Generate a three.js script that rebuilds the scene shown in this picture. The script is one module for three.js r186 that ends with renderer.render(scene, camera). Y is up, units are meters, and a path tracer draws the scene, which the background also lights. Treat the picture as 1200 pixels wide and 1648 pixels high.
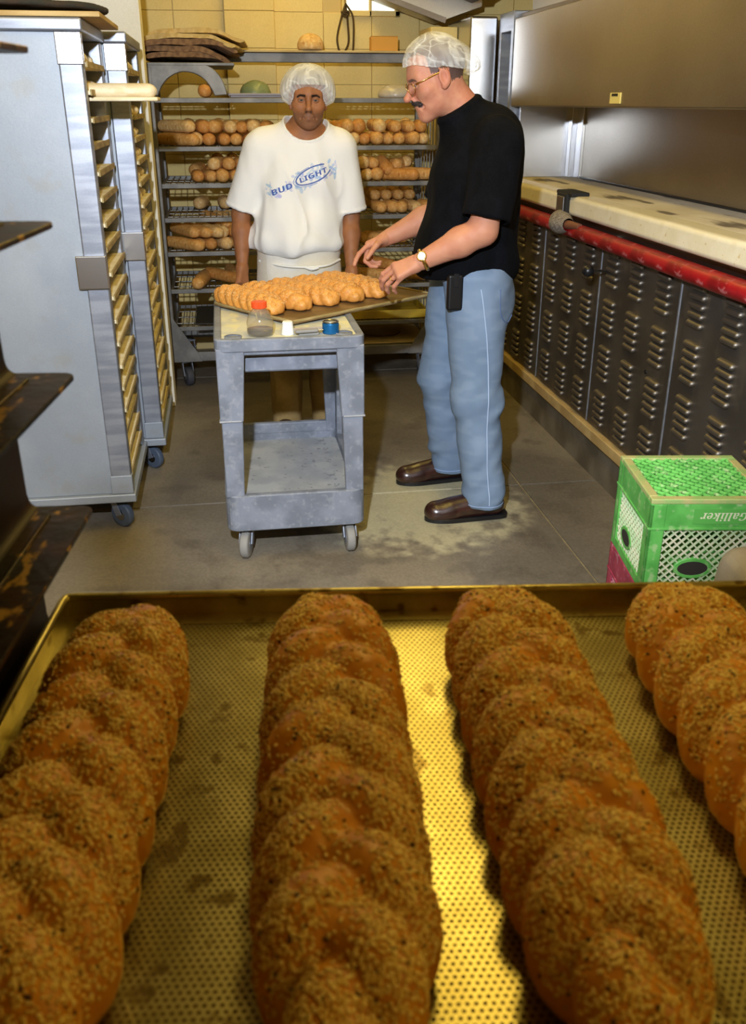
import * as THREE from 'three';
import { mergeGeometries, mergeVertices, toCreasedNormals } from 'three/addons/utils/BufferGeometryUtils.js';
import { RoundedBoxGeometry } from 'three/addons/geometries/RoundedBoxGeometry.js';
import { RectAreaLightUniformsLib } from 'three/addons/lights/RectAreaLightUniformsLib.js';

// ---------------------------------------------------------------- camera, lights, exposure
const scene = new THREE.Scene();
scene.background = new THREE.Color(0x000000);
const renderer = new THREE.WebGLRenderer({ antialias: true });
renderer.toneMapping = THREE.LinearToneMapping;
renderer.toneMappingExposure = 1.0;
renderer.shadowMap.enabled = true;
const camera = new THREE.PerspectiveCamera(58.64, 1200 / 1648, 0.02, 60);
camera.position.set(0, 1.55, 0);
camera.rotation.set(-24.2 * Math.PI / 180, -8.84 * Math.PI / 180, 0, 'YXZ');
camera.focus = 3.6; camera.userData.fStop = 11;
scene.add(camera);
RectAreaLightUniformsLib.init();
const WARM = new THREE.Color().setRGB(1.0, 0.73, 0.17);
const FLASH_INTENSITY = 38, LAMP_INTENSITY = 9;
const flashAt = new THREE.Vector3(-0.16, 1.96, -0.3), flashAim = new THREE.Vector3(0.55, 1.05, -3.7);
const flash = new THREE.SpotLight(new THREE.Color().setRGB(0.87, 0.95, 1.06), FLASH_INTENSITY, 0, 37 * Math.PI / 180, 0.35, 2);
flash.position.copy(flashAt); flash.target.position.copy(flashAim);
flash.castShadow = true; flash.shadow.mapSize.set(2048, 2048); flash.shadow.radius = 1.6;
scene.add(flash, flash.target);
// ceiling lamps: [x, z, length, width] (the fittings and their lights are built below)
const LAMPS = [[0.62, -2.5, 2.3, 0.22], [-1.3, -1.6, 2.3, 0.22], [0.55, -5.2, 1.6, 0.22], [2.3, 0.3, 2.0, 0.22]];
const CEIL = 2.95;

// ---------------------------------------------------------------- small helpers
function rng(seed) { let a = seed >>> 0; return () => { a = (a + 0x6D2B79F5) | 0; let t = Math.imul(a ^ (a >>> 15), 1 | a); t = (t + Math.imul(t ^ (t >>> 7), 61 | t)) ^ t; return ((t ^ (t >>> 14)) >>> 0) / 4294967296; }; }
const R = rng(7);
const clamp = (x, a = 0, b = 1) => Math.min(b, Math.max(a, x));
const mix = (a, b, t) => a + (b - a) * t;
const sstep = (a, b, x) => { const t = clamp((x - a) / (b - a)); return t * t * (3 - 2 * t); };
const V = (x, y, z) => new THREE.Vector3(x, y, z);
const HP = new Uint8Array(4096); { const r = rng(99); for (let i = 0; i < 4096; i++) HP[i] = r() * 256; }
const hsh = (x, y, z) => HP[(HP[(HP[x & 4095] * 7 + y * 13) & 4095] * 11 + z * 17 + x * 3) & 4095] / 255;
function vnoise(x, y, z = 0) {
  const xi = Math.floor(x), yi = Math.floor(y), zi = Math.floor(z); let fx = x - xi, fy = y - yi, fz = z - zi;
  fx = fx * fx * (3 - 2 * fx); fy = fy * fy * (3 - 2 * fy); fz = fz * fz * (3 - 2 * fz);
  const g = (a, b, c) => hsh(xi + a, yi + b, zi + c);
  return mix(mix(mix(g(0, 0, 0), g(1, 0, 0), fx), mix(g(0, 1, 0), g(1, 1, 0), fx), fy), mix(mix(g(0, 0, 1), g(1, 0, 1), fx), mix(g(0, 1, 1), g(1, 1, 1), fx), fy), fz);
}
const fbm = (x, y, z = 0, o = 4) => { let s = 0, a = 0.5, t = 0; for (let i = 0; i < o; i++) { s += a * vnoise(x, y, z + i * 7.3); t += a; a *= 0.5; x *= 2.03; y *= 2.03; z *= 2.03; } return s / t; };
const names = {};
function numbered(n) { const base = n; names[base] = (names[base] ?? -1) + 1; return names[base] ? `${base}_${String(names[base]).padStart(3, '0')}` : base; }
const shadow = (o) => { o.traverse((c) => { if (c.isMesh) { c.castShadow = true; c.receiveShadow = true; } }); return o; };
function tag(o, label, category, group, kind) { if (label) o.userData.label = label; if (category) o.userData.category = category; if (group) o.userData.group = group; if (kind) o.userData.kind = kind; return o; }
function thing(name, label, category, pos = [0, 0, 0], ry = 0, group) {
  const o = new THREE.Group(); o.name = numbered(name); o.position.set(...pos); o.rotation.y = ry; scene.add(o); return tag(o, label, category, group);
}
function copyOf(src, label, pos, ry = 0) { const base = src.name.replace(/_\d{3}$/, ''); const c = src.clone(); c.name = numbered(base); scene.add(c); if (label) c.userData.label = label; if (pos) c.position.set(...pos); c.rotation.set(0, ry, 0); return c; }
// uv in metres from the dominant axis of each triangle
function boxUV(g, k = 1) {
  g = g.index ? g.toNonIndexed() : g; const p = g.attributes.position, uv = new Float32Array(p.count * 2), a = V(), b = V(), c = V();
  for (let i = 0; i < p.count; i += 3) {
    a.fromBufferAttribute(p, i); b.fromBufferAttribute(p, i + 1).sub(a); c.fromBufferAttribute(p, i + 2).sub(a); const n = b.cross(c); const x = Math.abs(n.x), y = Math.abs(n.y), z = Math.abs(n.z);
    for (let j = 0; j < 3; j++) { const X = p.getX(i + j), Y = p.getY(i + j), Z = p.getZ(i + j); const [u, v] = y >= x && y >= z ? [X, -Z] : x >= z ? [Z, Y] : [X, Y]; uv[(i + j) * 2] = u * k; uv[(i + j) * 2 + 1] = v * k; }
  }
  g.setAttribute('uv', new THREE.BufferAttribute(uv, 2)); return g;
}
function merged(list, keep) {
  list = [list].flat(3).map((g) => { g = g.index ? g.toNonIndexed() : g.clone(); for (const k of Object.keys(g.attributes)) if (!['position', 'normal', ...(keep || [])].includes(k)) g.deleteAttribute(k); return g; });
  const g = list.length > 1 ? mergeGeometries(list) : list[0]; return keep?.includes('uv') ? g : boxUV(g);
}
function part(name, geos, mat, parent, label) { const m = new THREE.Mesh(Array.isArray(geos) ? merged(geos) : geos, mat); m.name = name; m.castShadow = m.receiveShadow = true; if (label) m.userData.label = label; (parent || scene).add(m); return m; }
function solo(name, geos, mat, label, category, group) { const m = part(numbered(name), geos, mat, scene); return tag(m, label, category, group); }
function struct(name, geos, mat) { const m = part(numbered(name), geos, mat, scene); m.userData.kind = 'structure'; return m; }
const B = (w, h, d, x = 0, y = 0, z = 0, r = 0.003) => { r = Math.min(r, w * 0.45, h * 0.45, d * 0.45); const g = r > 0 ? new RoundedBoxGeometry(w, h, d, 1, r) : new THREE.BoxGeometry(w, h, d); return g.translate(x, y, z); };
const BX = (x0, x1, y0, y1, z0, z1, r = 0.003) => B(x1 - x0, y1 - y0, z1 - z0, (x0 + x1) / 2, (y0 + y1) / 2, (z0 + z1) / 2, r);
const PB = (x0, x1, y0, y1, z0, z1) => BX(x0, x1, y0, y1, z0, z1, 0);
const CY = (r0, r1, h, n = 20) => new THREE.CylinderGeometry(r1, r0, h, n);
function rod(a, b, r, n = 8, r2 = r) { const A = V(...a), C = V(...b), d = C.clone().sub(A), g = new THREE.CylinderGeometry(r2, r, d.length(), n); g.applyQuaternion(new THREE.Quaternion().setFromUnitVectors(V(0, 1, 0), d.clone().normalize())); return g.translate(...A.add(C).multiplyScalar(0.5).toArray()); }
const bar = (a, b, w, h) => { const A = V(...a), C = V(...b), d = C.clone().sub(A), g = new THREE.BoxGeometry(w, d.length(), h); g.applyQuaternion(new THREE.Quaternion().setFromUnitVectors(V(0, 1, 0), d.clone().normalize())); return g.translate(...A.add(C).multiplyScalar(0.5).toArray()); };
const tube = (pts, r, n = 40, s = 8, closed = false) => new THREE.TubeGeometry(new THREE.CatmullRomCurve3(pts.map((p) => V(...p)), closed), n, r, s, closed);
const lathe = (pts, n = 24) => new THREE.LatheGeometry(pts.map((p) => new THREE.Vector2(...p)), n);
function extr(pts, depth, bevel = 0.002, holes = []) {
  const s = pts instanceof THREE.Shape ? pts : new THREE.Shape(pts.map((p) => new THREE.Vector2(...p))); for (const h of holes) s.holes.push(h instanceof THREE.Path ? h : new THREE.Path(h.map((p) => new THREE.Vector2(...p))));
  return new THREE.ExtrudeGeometry(s, { depth, bevelEnabled: bevel > 0, bevelSize: bevel, bevelThickness: bevel, bevelSegments: 1, curveSegments: 8 });
}
function rrect(x0, y0, x1, y1, r, C = THREE.Shape) { const s = new C(); s.moveTo(x0 + r, y0); s.lineTo(x1 - r, y0); s.quadraticCurveTo(x1, y0, x1, y0 + r); s.lineTo(x1, y1 - r); s.quadraticCurveTo(x1, y1, x1 - r, y1); s.lineTo(x0 + r, y1); s.quadraticCurveTo(x0, y1, x0, y1 - r); s.lineTo(x0, y0 + r); s.quadraticCurveTo(x0, y0, x0 + r, y0); return s; }
const flipX = (g) => { g = (g.index ? g.toNonIndexed() : g.clone()).scale(-1, 1, 1); for (const k of Object.keys(g.attributes)) { const a = g.attributes[k], n = a.itemSize; for (let i = 0; i < a.count; i += 3) for (let j = 0; j < n; j++) { const t = a.array[(i + 1) * n + j]; a.array[(i + 1) * n + j] = a.array[(i + 2) * n + j]; a.array[(i + 2) * n + j] = t; } } g.deleteAttribute('normal'); g.computeVertexNormals(); return g; };
const ORD = ['first', 'second', 'third', 'fourth', 'fifth', 'sixth', 'seventh', 'eighth', 'ninth', 'tenth', 'eleventh', 'twelfth', 'thirteenth', 'fourteenth', 'fifteenth', 'sixteenth', 'seventeenth', 'eighteenth', 'nineteenth', 'twentieth'];

// ---------------------------------------------------------------- textures and materials
const srgb = (h) => { const c = new THREE.Color(h).convertLinearToSRGB(); return [c.r * 255, c.g * 255, c.b * 255]; };
function tex(n, size, fn, color = true, m = n) {   // fn(u, v in 0..1, periodic noise) -> [r, g, b] or grey
  const d = new Uint8Array(n * m * 4); for (let j = 0; j < m; j++) for (let i = 0; i < n; i++) { const c = fn(i / n, j / m), k = (j * n + i) * 4; if (typeof c === 'number') d[k] = d[k + 1] = d[k + 2] = clamp(c, 0, 255); else { d[k] = clamp(c[0], 0, 255); d[k + 1] = clamp(c[1], 0, 255); d[k + 2] = clamp(c[2], 0, 255); } d[k + 3] = 255; }
  const t = new THREE.DataTexture(d, n, m); t.wrapS = t.wrapT = THREE.RepeatWrapping; t.magFilter = THREE.LinearFilter; t.minFilter = THREE.LinearMipmapLinearFilter; t.generateMipmaps = true; if (color) t.colorSpace = THREE.SRGBColorSpace;
  if (size) t.repeat.set(1 / size, 1 / size); t.needsUpdate = true; return t;
}
// noise that tiles over [0,1): blends the wrap
function tn(u, v, f, g = f, o = 4) { const w = (a) => a, s = (x, y) => fbm(x * f, y * g, 3.1, o); const fu = sstep(0.75, 1, u), fv = sstep(0.75, 1, v), row = (q) => fu > 0 ? mix(s(u, q), s(u - 1, q), fu) : s(u, q); return fv > 0 ? mix(row(v), row(v - 1), fv) : row(v); }
const lerp3 = (a, b, t) => [mix(a[0], b[0], t), mix(a[1], b[1], t), mix(a[2], b[2], t)];
const std = (o) => new THREE.MeshStandardMaterial(o);
function blotch(c1, c2, size, f = 6, n = 256, g, extra) { const a = srgb(c1), b = srgb(c2); return tex(n, size, (u, v) => { const t = sstep(0.3, 0.7, tn(u, v, f, g ?? f)); let c = lerp3(a, b, t); const s = (hsh(u * n | 0, v * n | 0, 5) - 0.5) * 8; c = [c[0] + s, c[1] + s, c[2] + s]; return extra ? extra(u, v, c) : c; }); }
const speck = tex(256, 0.25, (u, v) => 128 + (fbm(u * 40, v * 40) - 0.5) * 160, false);
const streak = tex(256, 0.5, (u, v) => 120 + (tn(u, v, 160, 6, 3) - 0.5) * 150, false);
const M = {
  alu: std({ map: blotch('#a0a6ae', '#939aa4', 0.9, 5, 512, 5, (u, v, c) => { const s = sstep(0.62, 0.8, tn(u, v, 9)) * 0.35; return lerp3(c, [146, 142, 131], s); }), metalness: 0.35, roughness: 0.5, bumpMap: speck, bumpScale: 0.0002 }),
  aluPost: std({ map: blotch('#a2a6b0', '#898e9a', 0.5, 3, 256, 24), metalness: 0.6, roughness: 0.42, roughnessMap: null }),
  steel: std({ map: blotch('#b4ad9f', '#a59d90', 1.6, 3, 512, 3), metalness: 1, roughness: 0.36, bumpMap: streak, bumpScale: 0.00012 }),
  steelDark: std({ map: blotch('#8a7f70', '#7b7062', 1.2, 3, 256, 10), metalness: 1, roughness: 0.42 }),
  steelBright: std({ color: '#c4c4c6', metalness: 1, roughness: 0.25, bumpMap: streak, bumpScale: 0.0001 }),
  louverPanel: std({ map: blotch('#867f76', '#726b63', 0.8, 5, 512, 5, (u, v, c) => lerp3(c, [176, 162, 138], sstep(0.5, 0.85, tn(u, v, 14, 9)) * 0.5)), metalness: 0.95, roughness: 0.5 }),
  kick: std({ map: blotch('#8d8474', '#6d6454', 0.7, 5, 256), metalness: 0.5, roughness: 0.5 }),
  trim: std({ map: blotch('#c0a570', '#a88b58', 0.4, 5), roughness: 0.6 }),
  slab: std({ map: blotch('#efe6cd', '#e2d6b4', 0.5, 4, 256, 4, (u, v, c) => lerp3(c, [196, 160, 90], sstep(0.74, 0.84, tn(u, v, 30)))), roughness: 0.4 }),
  counter: std({ map: blotch('#e3d8c4', '#cfc2a8', 1.0, 4, 512, 4, (u, v, c) => lerp3(c, [92, 82, 70], sstep(0.54, 0.7, tn(u, v, 20, 5)) * 0.8)), roughness: 0.75, bumpMap: speck, bumpScale: 0.0008 }),
  red: std({ map: blotch('#a3151c', '#7e0f14', 0.3, 6, 256, 6, (u, v, c) => lerp3(c, [215, 180, 175], sstep(0.64, 0.74, tn(u, v, 6, 10)) * 0.5)), roughness: 0.4 }),
  black: std({ color: '#17171a', roughness: 0.35 }), blackRough: std({ color: '#1b1a1a', roughness: 0.8 }), dark: std({ color: '#2a2622', roughness: 0.7 }),
  rackGrey: std({ map: blotch('#87847f', '#6b6966', 0.4, 6), metalness: 0.5, roughness: 0.55 }),
  wire: std({ color: '#8d8a84', metalness: 0.7, roughness: 0.4 }),
  rubber: std({ color: '#3b3c42', roughness: 0.7 }), rubberGrey: std({ color: '#8c8a86', roughness: 0.7 }), wheelBlue: std({ color: '#4a5566', roughness: 0.5 }), chrome: std({ color: '#a8a8aa', metalness: 1, roughness: 0.3 }),
  cart: std({ map: blotch('#858b99', '#717783', 0.35, 6, 512, 6, (u, v, c) => lerp3(c, [176, 177, 180], sstep(0.5, 0.85, tn(u, v, 26)) * 0.4)), roughness: 0.55, bumpMap: speck, bumpScale: 0.0006 }),
  cartTop: std({ map: blotch('#dcdac2', '#c3c4bc', 0.4, 5, 256, 5, (u, v, c) => lerp3(c, [235, 228, 180], sstep(0.5, 0.7, tn(u, v, 11)) * 0.8)), roughness: 0.7, bumpMap: speck, bumpScale: 0.0006 }),
  cartShelf: std({ map: blotch('#b4b6b6', '#a0a3a8', 0.4, 6, 256, 6, (u, v, c) => lerp3(c, [120, 122, 128], sstep(0.66, 0.74, tn(u, v, 24)) * 0.6)), roughness: 0.7 }),
  wallCream: std({ map: blotch('#e8d18c', '#dfc67e', 1.1, 4, 256), roughness: 0.7, bumpMap: speck, bumpScale: 0.001 }),
  wallJoint: std({ color: '#cdb67e', roughness: 0.9 }),
  wallWhite: std({ map: blotch('#f3eede', '#ebe4cf', 1.2, 4, 256), roughness: 0.7 }),
  ceiling: std({ color: '#d9cba6', roughness: 0.9 }),
  joint: std({ map: blotch('#a9986f', '#7b6e52', 0.2, 6), roughness: 0.9 }),
  grease: std({ map: blotch('#2b1d12', '#1d130b', 0.35, 5, 512, 5, (u, v, c) => { c = lerp3(c, [66, 38, 20], sstep(0.5, 0.75, tn(u, v, 9))); return lerp3(c, [206, 160, 70], sstep(0.58, 0.68, tn(u, v, 26, 15)) * 0.85); }), metalness: 0.55, roughness: 0.42, bumpMap: speck, bumpScale: 0.0008 }),
  greaseWeb: std({ map: blotch('#331a12', '#22120c', 0.3, 5), metalness: 0.3, roughness: 0.55 }),
  panGold: std({ map: blotch('#c2b684', '#a99c68', 0.8, 22, 512, 22, (u, v, c) => lerp3(c, [92, 68, 30], sstep(0.64, 0.78, tn(u, v, 50)) * 0.6)), metalness: 0.9, roughness: 0.31 }),
  trayWood: std({ map: blotch('#f0e5c8', '#dfcea4', 0.3, 4, 256, 22), roughness: 0.7 }), trayEdge: std({ map: blotch('#b39c6c', '#93804f', 0.3, 4, 128, 20), roughness: 0.75 }),
  brownPan: std({ map: blotch('#8d7450', '#6f5837', 0.3, 5), metalness: 0.3, roughness: 0.55 }),
  dough: std({ map: blotch('#f2e6cc', '#e6d4ae', 0.15, 5), roughness: 0.75 }),
  cardboard: std({ map: blotch('#c9b485', '#b9a273', 0.5, 5), roughness: 0.9 }), strap: std({ color: '#5b3a20', roughness: 0.7 }),
  sackBrown: std({ map: blotch('#8a6a4a', '#6d5038', 0.2, 12), roughness: 0.95, bumpMap: speck, bumpScale: 0.002 }), sackTan: std({ map: blotch('#d4b87a', '#c2a360', 0.2, 10), roughness: 0.95, bumpMap: speck, bumpScale: 0.002 }),
  matDark: std({ map: blotch('#2a2c24', '#3a2d1f', 0.3, 5), roughness: 0.95 }),
  plywood: std({ map: blotch('#c8ab74', '#b08f58', 0.4, 3, 256, 20), roughness: 0.8 }),
  yellowTray: std({ map: blotch('#b99a1e', '#94780f', 0.4, 4), roughness: 0.6 }),
  green: std({ map: blotch('#63b455', '#4f9d45', 0.25, 6, 256, 6, (u, v, c) => lerp3(c, [196, 200, 160], sstep(0.56, 0.76, tn(u, v, 14)) * 0.55)), roughness: 0.5 }),
  greenRim: std({ map: blotch('#b4ac72', '#8fae66', 0.25, 7), roughness: 0.6 }),
  crateRed: std({ map: blotch('#a63a52', '#8e2c44', 0.25, 6, 256, 6, (u, v, c) => lerp3(c, [206, 160, 165], sstep(0.56, 0.76, tn(u, v, 14)) * 0.6)), roughness: 0.5 }),
  lattice: std({ map: blotch('#d3cfb4', '#a9c293', 0.2, 8), roughness: 0.6 }), latticeRed: std({ map: blotch('#d8bfb6', '#b06070', 0.2, 8), roughness: 0.6 }),
  tub: std({ map: blotch('#a7a19a', '#98928c', 0.4, 5), roughness: 0.6 }), tubRim: std({ color: '#cfc4a6', roughness: 0.6 }),
  paper: std({ color: '#efe9d8', roughness: 0.8 }), white: std({ color: '#f1f1ec', roughness: 0.6 }),
  rope: std({ color: '#4a3a20', roughness: 0.9 }), orangeBox: std({ color: '#d29a45', roughness: 0.8 }), yellowTag: std({ color: '#e8d27a', roughness: 0.7 }),
};

// ---------------------------------------------------------------- signed-distance modelling
const smin = (a, b, k) => { const h = Math.max(k - Math.abs(a - b), 0) / k; return Math.min(a, b) - h * h * k * 0.25; };
const smax = (a, b, k) => -smin(-a, -b, k);
function cone(p, q, ra, rb) { const ax = p[0], ay = p[1], az = p[2], bx = q[0] - ax, by = q[1] - ay, bz = q[2] - az, L = 1 / (bx * bx + by * by + bz * bz + 1e-12); return (x, y, z) => { x -= ax; y -= ay; z -= az; const h = clamp((x * bx + y * by + z * bz) * L); x -= bx * h; y -= by * h; z -= bz * h; return Math.sqrt(x * x + y * y + z * z) - (ra + (rb - ra) * h); }; }
function ell(c, r) { const m = Math.min(...r); return (x, y, z) => { x -= c[0]; y -= c[1]; z -= c[2]; const k0 = Math.hypot(x / r[0], y / r[1], z / r[2]), k1 = Math.hypot(x / (r[0] * r[0]), y / (r[1] * r[1]), z / (r[2] * r[2])); return k1 < 1e-9 ? -m : k0 * (k0 - 1) / k1; }; }
function blend(list, k) { return (x, y, z) => { let d = list[0](x, y, z); for (let i = 1; i < list.length; i++) d = smin(d, list[i](x, y, z), k); return d; }; }
function nets(f, lo, hi, c, colorFn) {
  const n = [0, 1, 2].map((i) => Math.ceil((hi[i] - lo[i]) / c) + 1), [nx, ny, nz] = n, val = new Float32Array(nx * ny * nz), at = (i, j, k) => (k * ny + j) * nx + i;
  const Q = 5, far = Q * c * 1.55;   // blocks far from the surface take the value at their middle
  for (let K = 0; K < nz; K += Q) for (let J = 0; J < ny; J += Q) for (let I = 0; I < nx; I += Q) {
    const m = (Q - 1) / 2, w = f(lo[0] + (I + m) * c, lo[1] + (J + m) * c, lo[2] + (K + m) * c), skip = Math.abs(w) > far, k1 = Math.min(K + Q, nz), j1 = Math.min(J + Q, ny), i1 = Math.min(I + Q, nx);
    for (let k = K; k < k1; k++) for (let j = J; j < j1; j++) for (let i = I; i < i1; i++) val[at(i, j, k)] = skip ? w : f(lo[0] + i * c, lo[1] + j * c, lo[2] + k * c);
  }
  const id = new Int32Array(nx * ny * nz).fill(-1), pos = [], idx = [];
  for (let k = 0; k < nz - 1; k++) for (let j = 0; j < ny - 1; j++) for (let i = 0; i < nx - 1; i++) {
    let m = 0; const v = []; for (let q = 0; q < 8; q++) { const w = val[at(i + (q & 1), j + ((q >> 1) & 1), k + (q >> 2))]; v.push(w); if (w < 0) m |= 1 << q; }
    if (m === 0 || m === 255) continue; let sx = 0, sy = 0, sz = 0, s = 0;
    for (let a = 0; a < 8; a++) for (const d of [1, 2, 4]) if (!(a & d)) { const b = a | d; if ((v[a] < 0) !== (v[b] < 0)) { const t = v[a] / (v[a] - v[b]); sx += (a & 1) + (d === 1 ? t : 0); sy += ((a >> 1) & 1) + (d === 2 ? t : 0); sz += (a >> 2) + (d === 4 ? t : 0); s++; } }
    id[at(i, j, k)] = pos.length / 3; pos.push(lo[0] + (i + sx / s) * c, lo[1] + (j + sy / s) * c, lo[2] + (k + sz / s) * c);
  }
  const quad = (a, b, cc, d, flip) => { if (a < 0 || b < 0 || cc < 0 || d < 0) return; flip ? idx.push(a, cc, b, a, d, cc) : idx.push(a, b, cc, a, cc, d); };
  for (let k = 0; k < nz - 1; k++) for (let j = 0; j < ny - 1; j++) for (let i = 0; i < nx - 1; i++) {
    const s = val[at(i, j, k)] < 0;
    if (j && k && (val[at(i + 1, j, k)] < 0) !== s) quad(id[at(i, j - 1, k - 1)], id[at(i, j, k - 1)], id[at(i, j, k)], id[at(i, j - 1, k)], !s);
    if (i && k && (val[at(i, j + 1, k)] < 0) !== s) quad(id[at(i - 1, j, k - 1)], id[at(i - 1, j, k)], id[at(i, j, k)], id[at(i, j, k - 1)], !s);
    if (i && j && (val[at(i, j, k + 1)] < 0) !== s) quad(id[at(i - 1, j - 1, k)], id[at(i, j - 1, k)], id[at(i, j, k)], id[at(i - 1, j, k)], !s);
  }
  const g = new THREE.BufferGeometry(); g.setAttribute('position', new THREE.Float32BufferAttribute(pos, 3)); g.setIndex(idx); g.computeVertexNormals();
  if (colorFn) { const col = new Float32Array(pos.length), C = new THREE.Color(), nn = g.attributes.normal; for (let i = 0; i < pos.length / 3; i++) { colorFn(C, pos[i * 3], pos[i * 3 + 1], pos[i * 3 + 2], nn.getX(i), nn.getY(i), nn.getZ(i)); col[i * 3] = C.r; col[i * 3 + 1] = C.g; col[i * 3 + 2] = C.b; } g.setAttribute('color', new THREE.BufferAttribute(col, 3)); }
  return g;
}

// ---------------------------------------------------------------- the setting
{
  const X0 = -3.2, X1 = 3.4, Z0 = -6.3, Z1 = 1.8;
  const fl = struct('floor', [PB(X0 - 0.2, X1 + 0.2, -0.2, -0.006, Z0 - 0.2, Z1 + 0.2)], M.joint);
  const ft = tex(1024, 0, (u, v) => {
    const x = X0 + u * (X1 - X0), z = Z0 + (1 - v) * (Z1 - Z0); let t = fbm(x * 1.6, z * 1.6, 2, 5), f = fbm(x * 9, z * 9, 8, 4); let c = lerp3([132, 122, 106], [104, 96, 84], sstep(0.35, 0.65, t));
    c = lerp3(c, [84, 76, 66], sstep(0.55, 0.75, f) * 0.4); const spill = 1 - clamp(Math.hypot((x - 0.72) / 0.55, (z + 3.45) / 0.6)); const fl2 = sstep(0.35, 0.7, fbm(x * 22, z * 22, 4, 3) * 0.6 + spill * 0.75); c = lerp3(c, [206, 198, 160], fl2 * 0.75 * sstep(0, 0.25, spill));
    const s = (hsh(u * 1024 | 0, v * 1024 | 0, 1) - 0.5) * 14; return [c[0] + s, c[1] + s, c[2] + s];
  });
  const slabMat = std({ map: ft, roughness: 0.52, bumpMap: speck, bumpScale: 0.0008 });
  const xs = [X0, -0.78, 1.222, X1], zs = [Z0, -5.58, -3.6, -1.6, Z1];
  for (let i = 0; i < 3; i++) for (let j = 0; j < 4; j++) {
    const g = merged([BX(xs[i] + 0.005, xs[i + 1] - 0.005, -0.05, 0, zs[j] + 0.005, zs[j + 1] - 0.005, 0.002)]); const p = g.attributes.position, uv = g.attributes.uv;
    for (let q = 0; q < p.count; q++) uv.setXY(q, (p.getX(q) - X0) / (X1 - X0), 1 - (p.getZ(q) - Z0) / (Z1 - Z0));
    part('floor_slab', g, slabMat, fl);
  }
  struct('ceiling', [PB(X0 - 0.2, X1 + 0.2, CEIL + 0.06, CEIL + 0.2, Z0 - 0.2, Z1 + 0.2)], M.ceiling);
  // back wall of painted blocks with a shallow pier
  const wb = struct('wall_back', [PB(X0 - 0.2, X1 + 0.2, 0, CEIL + 0.06, Z0 - 0.2, Z0)], M.wallJoint);
  const bw = 0.3, bh = 0.2;
  for (let r = 0; r < 13; r++) for (let i = 0; i < 10; i++) {
    const x0 = -0.83 + i * bw + (r % 2 ? 0.0 : 0.0), pier = i === 3; const y0 = 0.25 + r * bh; if (y0 > 2.7) continue; if (r >= 9 && (i === 5 || i === 6) && r < 12) continue;
    part('block', [BX(x0 + 0.0015, x0 + bw - 0.0015, y0 + 0.001, y0 + bh - 0.001, Z0 - 0.02, Z0 + (pier ? 0.07 : 0.012) + 0.001 * hsh(r, i, 2), 0.003)], M.wallCream, wb);
  }
  struct('wall_left', [PB(X0 - 0.2, X0, 0, CEIL + 0.06, Z0, Z1)], M.wallWhite);
  struct('wall_right', [PB(X1, X1 + 0.2, 0, CEIL + 0.06, Z0, Z1)], M.wallCream);
  struct('wall_front', [PB(X0 - 0.2, X1 + 0.2, 0, CEIL + 0.06, Z1, Z1 + 0.2)], M.wallCream);
  // white partition behind the aluminium racks
  struct('wall_partition', [BX(X0, -0.337, 0, CEIL + 0.06, -5.15, -5.0, 0.004)], M.wallWhite);
  // small bright window high in the back wall
  const w = struct('window_1', [BX(0.78, 1.14, 2.03, 2.06, Z0, Z0 + 0.05), BX(0.78, 0.81, 2.03, 2.5, Z0, Z0 + 0.05), BX(1.11, 1.14, 2.03, 2.5, Z0, Z0 + 0.05), BX(0.95, 0.965, 2.03, 2.5, Z0, Z0 + 0.05), BX(0.78, 1.14, 2.47, 2.5, Z0, Z0 + 0.05)], M.wallCream);
  const glow = std({ color: '#dfe6e2', emissive: new THREE.Color('#eef4ee'), emissiveIntensity: 1.1, roughness: 0.4 });
  for (const [a, b] of [[0.81, 0.95], [0.965, 1.11]]) part('window_pane', [BX(a, b, 2.06, 2.47, Z0 + 0.005, Z0 + 0.02, 0.001)], glow, w);
}
// ceiling lamps: housing, glowing diffuser, light of the same size in front of it
for (const [i, [x, z, L, W]] of LAMPS.entries()) {
  const t = thing('ceiling_lamp', ['long warm fluorescent ceiling lamp above the grey cart', 'long warm fluorescent ceiling lamp left behind the photographer', 'warm fluorescent ceiling lamp above the bread shelves at the back', 'warm fluorescent ceiling lamp behind the photographer on the right'][i], 'ceiling lamp', [x, CEIL, z]);
  part('housing', [BX(-W / 2 - 0.02, W / 2 + 0.02, 0, 0.06, -L / 2 - 0.02, L / 2 + 0.02)], M.white, t);
  part('diffuser', [BX(-W / 2, W / 2, -0.015, 0.0, -L / 2, L / 2)], std({ color: '#fff2d0', emissive: WARM, emissiveIntensity: LAMP_INTENSITY * 0.5, roughness: 0.5 }), t);
  const l = new THREE.RectAreaLight(WARM, LAMP_INTENSITY, W, L); l.position.set(x, CEIL - 0.022, z); l.lookAt(x, 0, z); scene.add(l);
}
{ // the photographer's flash, its lens just behind the spot light
  const t = thing('camera_flash', 'black camera flash held up left of the camera', 'flash'); const dir = flashAim.clone().sub(flashAt).normalize(); t.position.copy(flashAt).addScaledVector(dir, -0.03); t.lookAt(flashAim);
  part('flash_body', [B(0.075, 0.05, 0.1, 0, 0, -0.052, 0.006), B(0.06, 0.12, 0.05, 0, -0.085, -0.08, 0.006)], M.black, t);
  part('flash_lens', [B(0.06, 0.035, 0.004, 0, 0, 0.001, 0.001)], std({ color: '#ffffff', emissive: new THREE.Color(1, 0.97, 0.93), emissiveIntensity: 2 }), t);
}

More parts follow.
